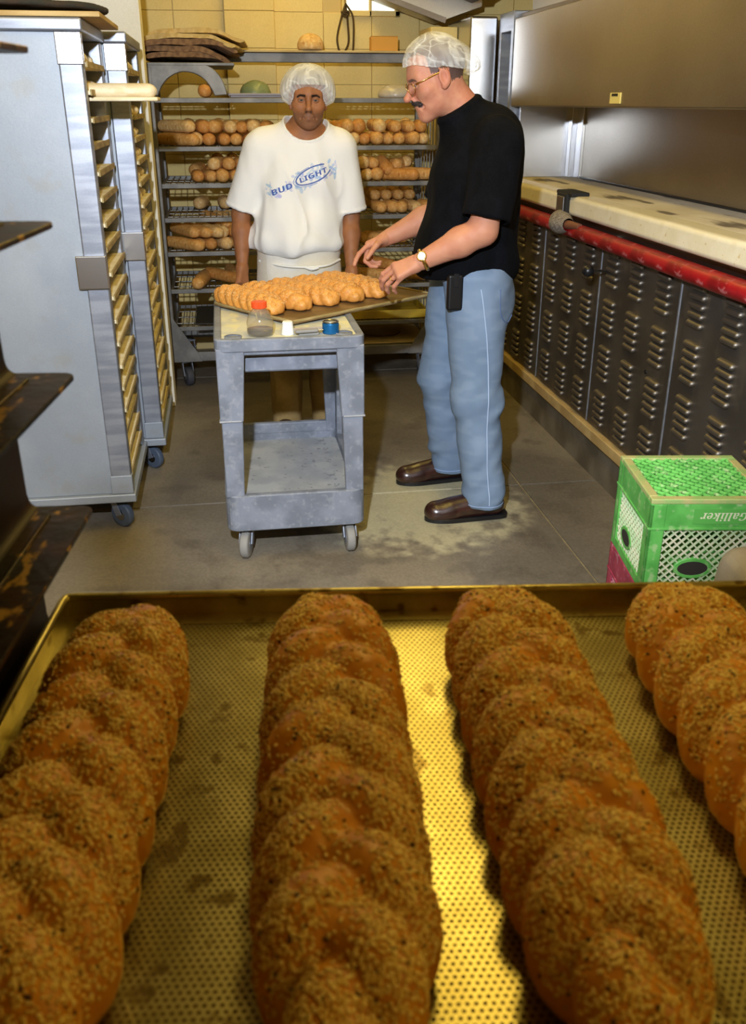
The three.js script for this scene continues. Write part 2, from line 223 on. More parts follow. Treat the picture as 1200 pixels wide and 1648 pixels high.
// ---------------------------------------------------------------- the oven along the right wall
{
  const t = thing('deck_oven', 'long stainless steel deck oven with a louvred dark front and cream counter edge', 'oven');
  const ZF = -5.24, ZN = -1.5;
  part('kick_base', [PB(1.572, 3.3, 0, 0.172, ZF, ZN)], M.kick, t); part('base_trim', [BX(1.545, 1.6, 0.172, 0.222, ZF, ZN, 0.006)], M.trim, t);
  part('core', [PB(1.6, 3.3, 0.17, 1.14, ZF, ZN)], M.steel, t);
  const seams = [-5.24, -4.505, -3.77, -3.035, -2.3, -1.5], lg = merged([new THREE.CapsuleGeometry(0.0125, 0.08, 4, 10).rotateX(Math.PI / 2).scale(1.25, 1, 1).rotateZ(0.35)]);
  for (let i = 0; i < 5; i++) {
    const a = seams[i], b = seams[i + 1], cx = (a + b) / 2; const pnl = part('louver_panel', [BX(1.57, 1.6, 0.226, 1.0, a + 0.003, b - 0.003, 0.002)], M.louverPanel, t);
    part('seam_strip', [BX(1.567, 1.573, 0.228, 0.99, b - 0.006, b + 0.004, 0.001)], M.aluPost, t);
    if (i < 4) for (let c = 0; c < 3; c++) for (let r = 0; r < 4; r++) for (let s = 0; s < 5; s++) { const m = part('louver', lg, M.louverPanel, pnl); m.position.set(1.568, 0.325 + r * 0.198 + (s - 2) * 0.0315 - c * 0.004, cx + (c - 1) * 0.237); }
    if (i === 2) { part('rivet', [CY(0.008, 0.008, 0.006, 10).rotateZ(Math.PI / 2).translate(1.568, 0.6, cx + 0.17)], M.black, pnl); part('rivet', [CY(0.008, 0.008, 0.006, 10).rotateZ(Math.PI / 2).translate(1.568, 0.575, cx + 0.215)], M.black, pnl); }
  }
  const hr = part('hand_rail', [rod([1.53, 1.03, ZF], [1.53, 1.03, ZN], 0.033, 16)], M.red, t, 'chipped red painted hand rail');
  for (const z of [-4.9, -3.72, -2.5, -1.7]) part('rail_bracket', [BX(1.53, 1.61, 1.015, 1.045, z - 0.012, z + 0.012)], M.louverPanel, hr);
  part('counter_edge', [BX(1.525, 1.64, 1.085, 1.17, ZF, ZN, 0.02)], M.slab, t, 'cream counter edge');
  part('counter_top', [BX(1.63, 1.96, 1.13, 1.168, ZF, ZN, 0.002)], M.counter, t, 'floury counter top');
  part('lower_door', [BX(1.945, 1.98, 1.15, 1.62, ZF + 0.16, ZN, 0.004)], M.steel, t); part('door_gasket', [BX(1.938, 1.95, 1.166, 1.178, ZF + 0.16, ZN, 0.002)], M.black, t);
  part('end_cheek', [BX(1.62, 1.95, 1.168, 1.54, ZF, ZF + 0.02), BX(1.9, 1.95, 1.168, 1.54, ZF + 0.02, ZF + 0.075), BX(1.93, 1.95, 1.168, 1.54, ZF + 0.075, ZF + 0.16)], M.steelBright, t);
  part('upper_door', [BX(1.57, 1.62, 1.53, 1.952, ZF, ZN, 0.006)], M.steel, t); part('hood_underside', [PB(1.6, 3.3, 1.55, 1.62, ZF, ZN)], M.steel, t);
  part('upper_body', [PB(1.66, 3.3, 1.62, 2.06, ZF, ZN)], M.steel, t); part('top_rail', [BX(1.6, 1.66, 1.952, 1.975, ZF, ZN, 0.004)], M.steelDark, t);
  const tg = part('label_tag', [BX(1.566, 1.571, 1.545, 1.585, -3.85, -3.745, 0.001)], M.yellowTag, t, 'small yellow label'); part('label_print', [BX(1.5645, 1.5665, 1.572, 1.582, -3.83, -3.77, 0.0005)], M.black, tg);
  // control column at the far end
  part('column_panel', [BX(1.412, 1.57, 1.0, 1.985, -6.12, -5.56, 0.012)], M.steelBright, t, 'bright steel column');
  const fr = part('column_frame', [extr(rrect(5.27, 1.0, 5.54, 1.99, 0.004), 0.1, 0.002, [rrect(5.31, 1.48, 5.5, 1.9, 0.01, THREE.Path), rrect(5.34, 1.2, 5.47, 1.4, 0.01, THREE.Path)]).rotateY(Math.PI / 2).translate(1.575, 0, 0)], M.aluPost, t);
  part('column_back', [PB(1.66, 1.7, 1.0, 1.99, -5.54, -5.26)], M.steel, t); part('cable', [tube([[1.64, 1.87, -5.33], [1.625, 1.8, -5.35], [1.63, 1.65, -5.4], [1.625, 1.55, -5.42], [1.63, 1.5, -5.39]], 0.006, 30)], M.steelDark, fr);
  for (let k = 0; k < 3; k++) part('switch', [BX(1.645, 1.662, 1.225 + k * 0.055, 1.255 + k * 0.055, -5.43, -5.39)], M.white, fr); part('switch_label', [BX(1.57, 1.5755, 1.415, 1.47, -5.46, -5.36, 0.001)], M.paper, fr);
  part('column_base', [PB(1.6, 3.3, 0, 1.0, -6.25, -5.26), PB(1.7, 3.3, 1.0, 2.0, -6.25, -5.26)], M.steel, t);
  const cb = part('control_box', [BX(1.25, 1.41, 1.28, 1.95, -6.2, -5.85, 0.006)], M.wallCream, t, 'cream painted control box'); for (let k = 0; k < 6; k++) part('vent_slot', [BX(1.29, 1.37, 1.84 - k * 0.035, 1.85 - k * 0.035, -5.852, -5.847, 0.002)], M.dark, cb);
  // lever and edge bracket
  const lv = part('lever', [rod([1.575, 0.905, -3.7], [1.45, 0.925, -3.6], 0.006)], M.chrome, t); part('lever_knob', [new THREE.SphereGeometry(0.024, 20, 14).translate(1.44, 0.926, -3.592)], M.black, lv);
  part('edge_bracket', [BX(1.515, 1.6, 1.168, 1.186, -4.25, -4.05, 0.006), BX(1.505, 1.53, 1.09, 1.18, -4.22, -4.09, 0.01)], M.blackRough, t); part('edge_clip', [BX(1.5, 1.508, 1.1, 1.165, -4.2, -4.11, 0.004)], M.chrome, t);
}
{ // exhaust duct above the column
  const t = thing('exhaust_duct', 'slanted steel exhaust duct above the column at the end of the oven', 'duct');
  part('slanted_sheet', [extr([[0.93, 2.9], [0.93, 2.12], [1.34, 1.99], [1.56, 2.06], [1.56, 2.9]], 0.3, 0.003).translate(0, 0, -6.2)], M.steel, t);
  part('lower_flange', [bar([1.0, 2.095, -5.895], [1.345, 1.985, -5.895], 0.03, 0.02)], M.steelDark, t);
  part('duct_elbow', [extr([[1.18, 2.9], [1.18, 2.2], [1.5, 2.09], [1.56, 2.12], [1.56, 2.9]], 0.34, 0.003).translate(0, 0, -5.88)], M.steel, t); part('elbow_band', [bar([1.19, 2.19, -5.7], [1.5, 2.085, -5.7], 0.02, 0.37)], M.steelDark, t);
}
{ // brush lying on the red rail
  const t = thing('pastry_brush', 'grey bristled dusting brush resting on the red oven rail', 'brush', [1.5, 1.035, -4.05]); t.rotation.set(0, 0.0, 0);
  part('bristles', [lathe([[0.001, 0], [0.034, 0.004], [0.05, 0.03], [0.047, 0.075], [0.036, 0.12], [0.026, 0.15]], 28).rotateX(Math.PI / 2).scale(1, 1.05, 1).translate(0, 0.02, -0.12)], std({ map: blotch('#a39a8e', '#6d6258', 0.04, 4, 128, 30), roughness: 0.95, bumpMap: streak, bumpScale: 0.003 }), t);
  part('handle', [rod([0, 0.02, 0.02], [0.015, 0.022, 0.13], 0.02, 12, 0.014)], std({ color: '#7a4a34', roughness: 0.6 }), t);
}

// ---------------------------------------------------------------- aluminium pan racks on the left
function caster(parent, x, z, turn, r, top, mat, mat2, w = 0.032) {
  const g = new THREE.Group(); g.name = 'caster'; g.position.set(x, 0, z); g.rotation.y = turn; parent.add(g); const off = 0.03;
  part('wheel', [lathe([[r * 0.3, -w / 2], [r * 0.86, -w / 2], [r, -w * 0.3], [r, w * 0.3], [r * 0.86, w / 2], [r * 0.3, w / 2]], 28).rotateZ(Math.PI / 2).translate(0, r, off)], mat, g);
  part('hub', [CY(r * 0.42, r * 0.42, w * 1.06, 18).rotateZ(Math.PI / 2).translate(0, r, off)], mat2, g);
  part('fork', [bar([w / 2 + 0.006, r, off], [w / 2 + 0.006, top - 0.012, 0], 0.004, 0.03), bar([-w / 2 - 0.006, r, off], [-w / 2 - 0.006, top - 0.012, 0], 0.004, 0.03), BX(-w / 2 - 0.012, w / 2 + 0.012, top - 0.016, top - 0.004, -0.028, 0.03), CY(0.022, 0.022, 0.008, 16).translate(0, top - 0.003, 0)], M.aluPost, g); return g;
}
function panRack(label, x0, x1, z0, z1, nameTop) {   // open side faces +x; z1 is the near side panel
  const W = x1 - x0, D = z1 - z0, t = thing('pan_rack', label, 'rack', [(x0 + x1) / 2, 0, (z0 + z1) / 2]); const a = W / 2, d = D / 2;
  part('base', [BX(-a - 0.01, a + 0.012, 0.13, 0.165, -d - 0.005, d + 0.01, 0.006)], M.alu, t); part('top_cap', [BX(-a - 0.01, a + 0.012, 1.755, 1.795, -d - 0.005, d + 0.01, 0.008)], M.aluPost, t);
  for (const s of [-1, 1]) {
    part('side_panel', [BX(-a, a - 0.07, 0.165, 1.755, s * d - 0.004 - (s > 0 ? 0.012 : 0), s * d + 0.004 - (s > 0 ? 0.012 : 0))], M.alu, t);
    const p = part('post', [BX(a - 0.075, a, 0.165, 1.755, s > 0 ? d - 0.055 : -d, s > 0 ? d : -d + 0.055, 0.006)], M.aluPost, t); if (s > 0) { part('post_foot', [BX(a - 0.078, a + 0.004, 0.166, 0.24, d - 0.03, d + 0.004, 0.003)], M.alu, p); part('post_head', [BX(a - 0.078, a + 0.004, 1.66, 1.755, d - 0.03, d + 0.004, 0.003)], M.steelBright, p); part('latch_plate', [BX(a - 0.1, a + 0.004, 0.95, 1.065, d - 0.01, d + 0.018, 0.004)], M.steelBright, p); }
    part('rear_post', [BX(-a, -a + 0.05, 0.165, 1.755, s > 0 ? d - 0.055 : -d, s > 0 ? d : -d + 0.055, 0.006)], M.aluPost, t);
  }
  for (const sx of [-1, 1]) for (const sz of [-1, 1]) caster(t, sx * (a - 0.08), sz * (d - 0.085), sx * 0.4 + 0.5, 0.052, 0.136, M.wheelBlue, M.chrome);
  return t;
}
function tray(pos, w, d, label, group) { const t = thing('dough_board', label, 'board', pos, 0, group); part('board', [B(w, 0.014, d, 0, 0.007, 0, 0.003)], M.trayWood, t); part('rim', [B(0.006, 0.02, d + 0.002, w / 2, 0.008, 0, 0.002)], M.trayEdge, t); return t; }
const doughG = [0, 1, 2].map((k) => merged([new THREE.CapsuleGeometry(0.022 + k * 0.003, 0.05, 6, 14).rotateZ(Math.PI / 2).scale(1, 0.75, 1.1).translate(0, 0.018, 0)]));
const doughM = toCreasedNormals(doughG[0], 3) && doughG;
{
  const RA = [-1.0, -0.42, -3.97, -3.365], RB = [-0.93, -0.338, -4.665, -4.0];
  const ra = panRack('tall aluminium pan rack nearest the camera with flat pale side panel', ...RA), rb = panRack('tall aluminium pan rack standing behind the nearer rack beside the bread shelves', ...RB);
  for (const [q, rack] of [[0, RA], [1, RB]]) {
    const [x0, x1, z0, z1] = rack, N = 18, near = q === 0 ? 'nearest pan rack' : 'second pan rack', par = q === 0 ? ra : rb;
    const runners = []; let proto = null, bump = rng(31 + q);
    for (let k = 0; k < N; k++) {
      const y = 1.66 - k * 0.0845; for (const s of [-1, 1]) runners.push(PB(-0.27, 0.27, y - 0.008, y - 0.004, s > 0 ? (z1 - z0) / 2 - 0.085 : -(z1 - z0) / 2 + 0.006, s > 0 ? (z1 - z0) / 2 - 0.018 : -(z1 - z0) / 2 + 0.085));
      const label = `pale floury dough board in the ${near}, ${ORD[k]} from the top`, w = 0.54, dx = (bump() - 0.5) * 0.014, pos = [x1 - 0.275 + dx + 0.008, y - 0.004, (z0 + z1) / 2 - 0.002];
      if (!proto) proto = tray(pos, w, z1 - z0 - 0.118, label, `dough boards in the ${near}`); else copyOf(proto, label, pos);
      if (q === 1 || k < 2) { const n = q === 1 ? 4 : 3; for (let j = 0; j < n; j++) { const p = [x1 - 0.055 - (j % 2) * 0.012 - bump() * 0.01, y + 0.0095, z0 + 0.11 + (j + 0.5) * (z1 - z0 - 0.22) / n]; const m = part(numbered('dough_roll'), doughM[(j + k) % 3], M.dough, scene); m.position.set(...p); m.rotation.y = (bump() - 0.5) * 0.4; tag(m, `raw dough roll, ${['farthest', 'second farthest', 'third farthest', 'nearest'][n === 3 && j === 2 ? 3 : j]}, on the ${ORD[k]} board from top, ${near}`, 'dough', `raw dough rolls on board ${k + 1} of the ${near}`); } }
    }
    part('runners', runners, M.aluPost, par);
  }
  // board pushed out of the nearest rack
  const t = thing('proofing_board', 'long floury board with flat dough sticking out of the nearest pan rack', 'board', [-0.44, 1.553, -3.6]); part('board', [B(0.48, 0.014, 0.17, 0, 0.007, 0.03, 0.006)], M.trayWood, t); part('dough', [new THREE.CapsuleGeometry(0.035, 0.36, 6, 16).rotateZ(Math.PI / 2).scale(1, 0.7, 1.5).translate(0.02, 0.033, 0.03)], M.dough, t);
  solo('plywood_board', [B(0.66, 0.016, 0.6, -0.68, 1.804, -3.66, 0.003)], M.plywood, 'plywood board lying on top of the nearest pan rack', 'board');
  const mt = nets((x, y, z) => smax(ell([0, 0, 0], [0.33, 0.5, 0.28])(x, y, z), Math.abs(y - 0.012 - 0.02 * fbm(x * 5 + 9, z * 5)) - 0.01, 0.01), [-0.36, -0.03, -0.3], [0.36, 0.07, 0.3], 0.008); const mm = solo('dark_mat', [mt], M.matDark, 'dark crumpled mat lying on the plywood board atop the nearest rack', 'mat'); mm.position.set(-0.68, 1.815, -3.66);
}

// ---------------------------------------------------------------- wire bread shelves at the back
const SH = [1.575, 1.335, 1.146, 0.967, 0.783, 0.576, 0.36];
const sx = (px) => -0.345 + (px - 250) * 0.003416;   // spacing read off the photograph, along the front of the shelves
{
  const t = thing('bread_rack', 'wide dark grey wire shelf rack on casters full of bread behind the two men', 'shelf rack', [0.435, 0, -5.72]); const a = 0.785, d = 0.33;
  for (const s of [-1, 1]) { part('post', [BX(s * a - 0.02, s * a + 0.02, 0.15, s < 0 ? 1.72 : 1.62, d - 0.04, d, 0.004)], M.rackGrey, t); part('post', [BX(s * a - 0.02, s * a + 0.02, 0.15, 1.82, -d, -d + 0.04, 0.004)], M.rackGrey, t); }
  part('top_bar', [BX(-a, a, 1.765, 1.815, -d, -d + 0.05)], M.rackGrey, t); part('top_board', [BX(-a + 0.02, a - 0.05, 1.816, 1.828, -d - 0.06, -d + 0.1)], M.cardboard, t);
  part('base_frame', [BX(-a, a, 0.15, 0.205, d - 0.045, d), BX(-a, a, 0.15, 0.2, -d, -d + 0.045), BX(-a, -a + 0.045, 0.15, 0.2, -d, d), BX(a - 0.045, a, 0.15, 0.2, -d, d)], M.rackGrey, t);
  for (const s of [-1, 1]) part('gusset_plate', [(s > 0 ? flipX : (g) => g)(extr([[0, 0], [0.17, 0], [0.15, 0.05], [0.03, 0.24], [0, 0.32]], 0.004, 0.001)).translate(s * (a + 0.005), 0.15, d + 0.001)], M.rackGrey, t);
  // arched end bracket at the top left
  const sh = new THREE.Shape(); sh.moveTo(0, 0); sh.lineTo(0.06, 0); sh.quadraticCurveTo(0.1, 0.1, 0.2, 0.115); sh.quadraticCurveTo(0.32, 0.115, 0.36, 0.0); sh.lineTo(0.42, 0.005); sh.quadraticCurveTo(0.4, 0.12, 0.31, 0.145); sh.lineTo(0, 0.145);
  part('arched_bracket', [extr(sh, 0.03, 0.004).translate(-a - 0.02, 1.585, d - 0.035), BX(-a - 0.02, -a + 0.45, 1.725, 1.74, -d, d)], M.rackGrey, t);
  SH.forEach((y, i) => {
    const s = part('shelf', [BX(-a + 0.02, a - 0.02, y - 0.028, y - 0.003, d - 0.012, d + 0.002), BX(-a + 0.02, a - 0.02, y - 0.028, y - 0.006, -d, -d + 0.012), BX(-a + 0.018, -a + 0.03, y - 0.026, y - 0.006, -d, d), BX(a - 0.03, a - 0.018, y - 0.026, y - 0.006, -d, d)], M.rackGrey, t);
    const w = []; for (let k = 0; k <= 44; k++) { const x = -a + 0.03 + k * (2 * a - 0.06) / 44; w.push(rod([x, y - 0.008, -d + 0.005], [x, y - 0.008, d - 0.003], 0.0028, 5)); } for (const z of [-0.15, 0.02, 0.19]) w.push(rod([-a + 0.03, y - 0.013, z], [a - 0.03, y - 0.013, z], 0.004, 5)); part('wire_grid', w, M.wire, s);
  });
  for (const s of [-1, 1]) { const f = []; for (let k = 0; k < 7; k++) f.push(rod([s * (a - 0.005), 0.2, -d + 0.09 + k * 0.08], [s * (a - 0.005), 1.6, -d + 0.09 + k * 0.08], 0.004, 5)); part('end_wires', f, M.wire, t); }
  for (const s of [-1, 1]) for (const q of [-1, 1]) caster(t, s * (a - 0.07), q * (d - 0.06), 0.3, 0.055, 0.15, M.rubber, M.rackGrey, 0.045);
}
// rolls and baguettes on it
const crustT = blotch('#e8c286', '#d4a764', 0.1, 4, 256, 5, (u, v, c) => { c = lerp3(c, [242, 224, 178], sstep(0.55, 0.75, tn(u, v, 9)) * 0.6); return lerp3(c, [168, 108, 52], sstep(0.6, 0.8, tn(u, v, 7, 3)) * 0.5); });
const crustM = [std({ map: crustT, roughness: 0.65, bumpMap: speck, bumpScale: 0.001 }), std({ map: crustT, color: '#f0dcc0', roughness: 0.65 }), std({ map: crustT, color: '#e6c49a', roughness: 0.65 })];
function loafGeo(L, r, seed) { const f = (x, y, z) => { const t = clamp((z / L + 0.5)); const rr = r * (0.86 + 0.14 * Math.sin(t * Math.PI)) + 0.0035 * (fbm(x * 30 + seed, y * 30, z * 22) - 0.5); const h = clamp(z, -L / 2 + r, L / 2 - r); return Math.hypot(x, (y - r * 0.9) * 1.06, z - h) - rr; }; const g = nets((x, y, z) => smax(f(x, y, z), -y, 0.012), [-r - 0.012, -0.008, -L / 2 - 0.012], [r + 0.012, 2 * r + 0.012, L / 2 + 0.012], 0.008); return boxUV(g); }
const rollG = [0, 1, 2].map((k) => loafGeo(0.17 + k * 0.02, 0.036 + k * 0.002, k * 5)), bagG = [0, 1].map((k) => loafGeo(0.34, 0.037, 20 + k * 3));
{
  const r = rng(5), SN = ['top bread shelf', 'second bread shelf', 'third bread shelf', 'fourth bread shelf', 'lowest bread shelf'];
  const protoRoll = [], protoBag = []; let first = true;
  const put = (px, shelf, dy, z, side, row, k, o = {}) => {
    const bag = o.bag, g = (bag ? bagG : rollG)[(r() * (bag ? 2 : 3)) | 0], m = part(numbered(bag ? 'baguette' : 'bread_roll'), g, crustM[(r() * 3) | 0], scene); const x = sx(px);
    m.position.set(x, SH[shelf] + dy - 0.004, z); m.rotation.set(o.rx || 0, o.ry ?? (r() - 0.5) * 0.5, o.rz || 0); if (o.s) m.scale.setScalar(o.s);
    const p = { L: 'left of white shirt', Rr: 'between the men' }[side];
    return tag(m, `${bag ? 'baguette' : 'golden roll'} ${ORD[k]} from left, ${row} row, ${SN[shelf - 1]}, ${p}`, 'bread', `bread on the ${SN[shelf - 1]}`);
  };
  const ZFr = -5.5;
  const row = (list, shelf, dy, z, side, name, o) => list.forEach((px, k) => put(px, shelf, dy, z - r() * 0.02, side, name, k, o));
  row([313, 334, 357, 378, 398, 418, 438, 458], 1, 0, ZFr, 'L', 'lower front'); row([303, 324, 346, 367, 388, 408, 428], 1, 0.062, ZFr - 0.01, 'L', 'upper front'); row([300, 326, 352, 378, 404, 430], 1, 0.062, -5.86, 'L', 'upper back'); row([296, 322, 348, 374, 400, 426], 1, 0, -5.86, 'L', 'lower back');
  row([529, 549, 568, 587, 606, 624, 644, 664, 686], 1, 0, ZFr, 'Rr', 'lower front'); row([540, 559, 579, 612, 638, 659, 680], 1, 0.062, ZFr - 0.01, 'Rr', 'upper front'); row([538, 565, 592, 620, 648, 676], 1, 0.062, -5.86, 'Rr', 'upper back'); row([534, 561, 588, 616, 644, 672], 1, 0, -5.86, 'Rr', 'lower back');
  put(284, 1, 0.0, -5.5, 'L', 'slanted', 0, { bag: true, ry: 0.75 }); put(283, 1, 0.066, -5.53, 'L', 'slanted top', 0, { bag: true, ry: 0.6 });
  row([311, 331, 351, 371, 390, 409], 2, 0, ZFr, 'L', 'lower front'); row([342, 362, 381, 400], 2, 0.062, ZFr - 0.01, 'L', 'upper front'); row([310, 332, 356], 2, 0.01, -5.83, 'L', 'lower back'); row([345, 370], 2, 0.07, -5.83, 'L', 'upper back');
  row([571, 590, 608], 2, 0, ZFr, 'Rr', 'lower front'); row([580, 598], 2, 0.062, ZFr - 0.01, 'Rr', 'upper front'); put(622, 2, 0.05, -5.52, 'Rr', 'tilted', 0, { rx: 0.5, ry: 0.3 }); put(634, 2, 0, -5.47, 'Rr', 'near', 0, { bag: true, ry: 0.9 }); put(650, 2, 0.05, -5.56, 'Rr', 'tilted', 1, { ry: -0.5 }); put(676, 2, 0, -5.49, 'Rr', 'near', 1, { bag: true, ry: 1.0 }); put(664, 2, 0.062, -5.6, 'Rr', 'upper front', 2); row([575, 600, 628, 655], 2, 0.03, -5.84, 'Rr', 'lower back');
  row([611, 631, 652, 672, 692], 3, 0, ZFr, 'Rr', 'lower front'); row([612, 632, 653, 674], 3, 0.05, -5.78, 'Rr', 'upper back', { bag: true, ry: 0 }); row([612, 632, 653, 674], 3, -0.0, -5.79, 'Rr', 'lower back'); row([312, 352, 372], 3, 0, -5.86, 'L', 'lower back');
  put(281, 4, 0, -5.49, 'L', 'slanted front', 0, { bag: true, ry: 0.7 }); row([304, 321, 346, 366, 386, 405], 4, 0, ZFr, 'L', 'lower front', { ry: 0.3 }); row([283, 303, 322], 4, 0.068, -5.53, 'L', 'upper front', { bag: true, ry: 0.45 }); row([341, 361, 380], 4, 0.066, -5.5, 'L', 'upper front right', { ry: 0.35 }); row([337, 356, 374], 4, 0.11, -5.62, 'L', 'top', { bag: true, ry: 0.5, rx: 0.12 });
  row([585, 605, 626, 650], 4, 0, -5.6, 'Rr', 'lower', { ry: 0.4 });
  { const t = put(306, 5, 0, -5.5, 'L', 'front', 0, { bag: true, ry: -0.15, s: 1.1 }); put(344, 5, 0.012, -5.55, 'L', 'front', 1, { bag: true, ry: 0.75, rx: 0.06 }); put(358, 5, 0.0, -5.74, 'L', 'back', 0, { bag: true, ry: 0.1 }); }
  put(600, 5, 0.0, -5.56, 'Rr', 'front', 0, { bag: true, ry: 0.95 }); put(612, 5, 0.06, -5.6, 'Rr', 'top', 0, { bag: true, ry: 0.6 }); put(632, 5, 0, -5.62, 'Rr', 'front', 1, { bag: true, ry: 0.5 }); put(662, 5, 0.0, -5.55, 'Rr', 'front', 2, { bag: true, ry: 0.8 });
  const m1 = put(333, 1, 0.0, -5.45, 'L', 'x', 0); m1.position.set(sx(333), SH[0] - 0.004, -5.46); m1.userData.label = 'single golden roll alone on the empty top wire shelf at left'; m1.userData.group = undefined; delete m1.userData.group;
  const m2 = solo('round_loaf', [boxUV(nets((x, y, z) => smax(Math.hypot(x, (y - 0.02) * 1.1, z) - 0.075 - 0.006 * fbm(x * 20, y * 20, z * 20), -y, 0.01), [-0.1, -0.01, -0.1], [0.1, 0.12, 0.1], 0.008))], crustM[0], 'round golden loaf sitting on the top bar of the bread shelves', 'bread'); m2.position.set(0.56, 1.829, -6.0);
}
{ // things on top of and in the shelves
  const sack = (w, d, h, seed, mat, label, pos, ry) => { const g = new THREE.BoxGeometry(w, h, d, 24, 1, 14), p = g.attributes.position; for (let i = 0; i < p.count; i++) { const x = p.getX(i), z = p.getZ(i); const ed = Math.min(1, (w / 2 - Math.abs(x)) / 0.03 + 0.35) * 1; p.setY(i, p.getY(i) * ed * (0.7 + 0.6 * vnoise(x * 6 + seed, z * 7)) + 0.06 * (fbm(x * 3 + 2, z * 3.4, 1, 3) - 0.5) + 0.012 * (fbm(x * 15, z * 15 + seed) - 0.5) - 0.03 * sstep(0.15, 0.27, x + 0.05 * vnoise(seed, 3))); p.setX(i, x + 0.09 * (fbm(z * 6, seed) - 0.5)); p.setZ(i, z + 0.05 * (fbm(x * 9, seed + 4) - 0.5)); } g.computeVertexNormals(); const m = solo('folded_sack', [g], mat, label, 'sack', 'folded sacks on top of the bread shelves'); m.position.set(...pos); m.rotation.y = ry; return m; };
  sack(0.44, 0.5, 0.026, 1, M.sackBrown, 'folded brown sack at the bottom of the pile on the bread shelves', [-0.16, 1.765, -5.72], 0.02); sack(0.46, 0.5, 0.026, 9, M.sackBrown, 'folded brown sack second from bottom of the pile on the shelves', [-0.17, 1.795, -5.71], -0.03); sack(0.5, 0.52, 0.026, 17, M.sackBrown, 'folded brown sack in the middle of the pile on the shelves', [-0.13, 1.826, -5.72], 0.04); sack(0.5, 0.5, 0.024, 25, M.sackTan, 'folded tan sack second from the top of the pile on the shelves', [-0.09, 1.855, -5.74], -0.09); sack(0.5, 0.5, 0.022, 33, M.sackTan, 'folded tan sack on the very top of the sack pile on the shelves', [-0.08, 1.882, -5.76], -0.08);
  const g = thing('plastic_tray', 'shallow grey plastic tray lying on the top wire shelf behind the man in white', 'tray', [0.28, SH[0] - 0.004, -5.56]); part('tray_body', [B(0.42, 0.012, 0.28, 0, 0.008, 0, 0.004), B(0.44, 0.012, 0.012, 0, 0.018, 0.14, 0.004), B(0.44, 0.012, 0.012, 0, 0.018, -0.14, 0.004)], std({ color: '#8d8790', roughness: 0.5 }), g);
  const bg = solo('plastic_bag', [nets((x, y, z) => smax(ell([0, 0.02, 0], [0.085, 0.07, 0.08])(x, y, z) - 0.012 * fbm(x * 22, y * 22, z * 22), -y, 0.01), [-0.12, -0.01, -0.12], [0.12, 0.12, 0.12], 0.007)], std({ color: '#7f8a62', roughness: 0.35 }), 'small green plastic bag on the top wire shelf', 'bag'); bg.position.set(0.22, SH[0] - 0.003, -5.84);
  const bb = solo('clear_bag', [nets((x, y, z) => smax(ell([0, 0.015, 0], [0.1, 0.05, 0.08])(x, y, z) - 0.012 * fbm(x * 25, y * 25, z * 25), -y, 0.01), [-0.13, -0.01, -0.12], [0.13, 0.1, 0.12], 0.007)], std({ color: '#b3a99a', roughness: 0.3 }), 'crumpled pale plastic bag at the right end of the top wire shelf', 'bag'); bb.position.set(1.0, SH[0] - 0.003, -5.56);
  solo('cardboard_sheet', [B(0.42, 0.008, 0.56, 0.98, 0.212, -5.7, 0.001)], M.cardboard, 'flat tan cardboard sheet on the bottom of the bread rack', 'cardboard'); solo('brown_strap', [tube([[0.83, 0.221, -5.6], [0.9, 0.221, -5.56], [1.0, 0.221, -5.58], [1.05, 0.223, -5.64]], 0.004, 24, 6)], M.strap, 'thin brown strap lying on the cardboard sheet', 'strap');
  const yt = thing('yellow_tray', 'shallow yellow plastic tray on the low shelf behind the cart', 'tray', [0.92, SH[6], -5.66]); part('tray_floor', [B(0.5, 0.008, 0.5, 0, 0.004, 0, 0.002)], M.yellowTray, yt); for (const s of [-1, 1]) part('tray_wall', [B(0.5, 0.05, 0.012, 0, 0.028, s * 0.25, 0.004)], M.yellowTray, yt), part('tray_wall', [B(0.012, 0.05, 0.5, s * 0.25, 0.028, 0, 0.004)], M.yellowTray, yt);
  const bt = thing('baking_tray', 'dark baking tray leaning inside the low left end of the bread rack', 'tray', [-0.22, SH[6], -5.66]); part('tray_sheet', [B(0.16, 0.01, 0.5, 0.09, 0.006, 0, 0.003)], M.dark, bt);
  const rp = thing('hanging_rope', 'looped dark rope hanging on the back wall below the window', 'rope', [0.8, 2.09, -6.22]); part('loop', [tube([[0, 0, 0], [-0.03, -0.08, 0.01], [-0.055, -0.2, 0.01], [-0.03, -0.27, 0.01], [0.01, -0.22, 0.012], [0.01, -0.1, 0.01], [0, 0, 0]], 0.006, 60, 7), tube([[0, 0, 0.01], [0.04, -0.06, 0.01], [0.045, -0.2, 0.01], [0.04, -0.26, 0.01]], 0.006, 30, 7)], M.rope, rp); part('knot', [new THREE.TorusKnotGeometry(0.012, 0.006, 40, 8).translate(0, -0.05, 0.015)], M.rope, rp); part('hook', [tube([[0, 0.02, -0.08], [0, 0.02, -0.02], [0, -0.01, 0.0], [0, 0.0, 0.02]], 0.005, 20)], M.steelDark, rp);
  const ob = thing('orange_box', 'small orange cardboard box on the top bar near the hanging rope', 'box', [1.0, 1.829, -6.02]); part('box_body', [B(0.16, 0.075, 0.08, 0, 0.0375, 0, 0.002)], M.orangeBox, ob); part('box_flap', [B(0.16, 0.002, 0.04, 0, 0.077, 0.02, 0.0005)], M.orangeBox, ob);
}

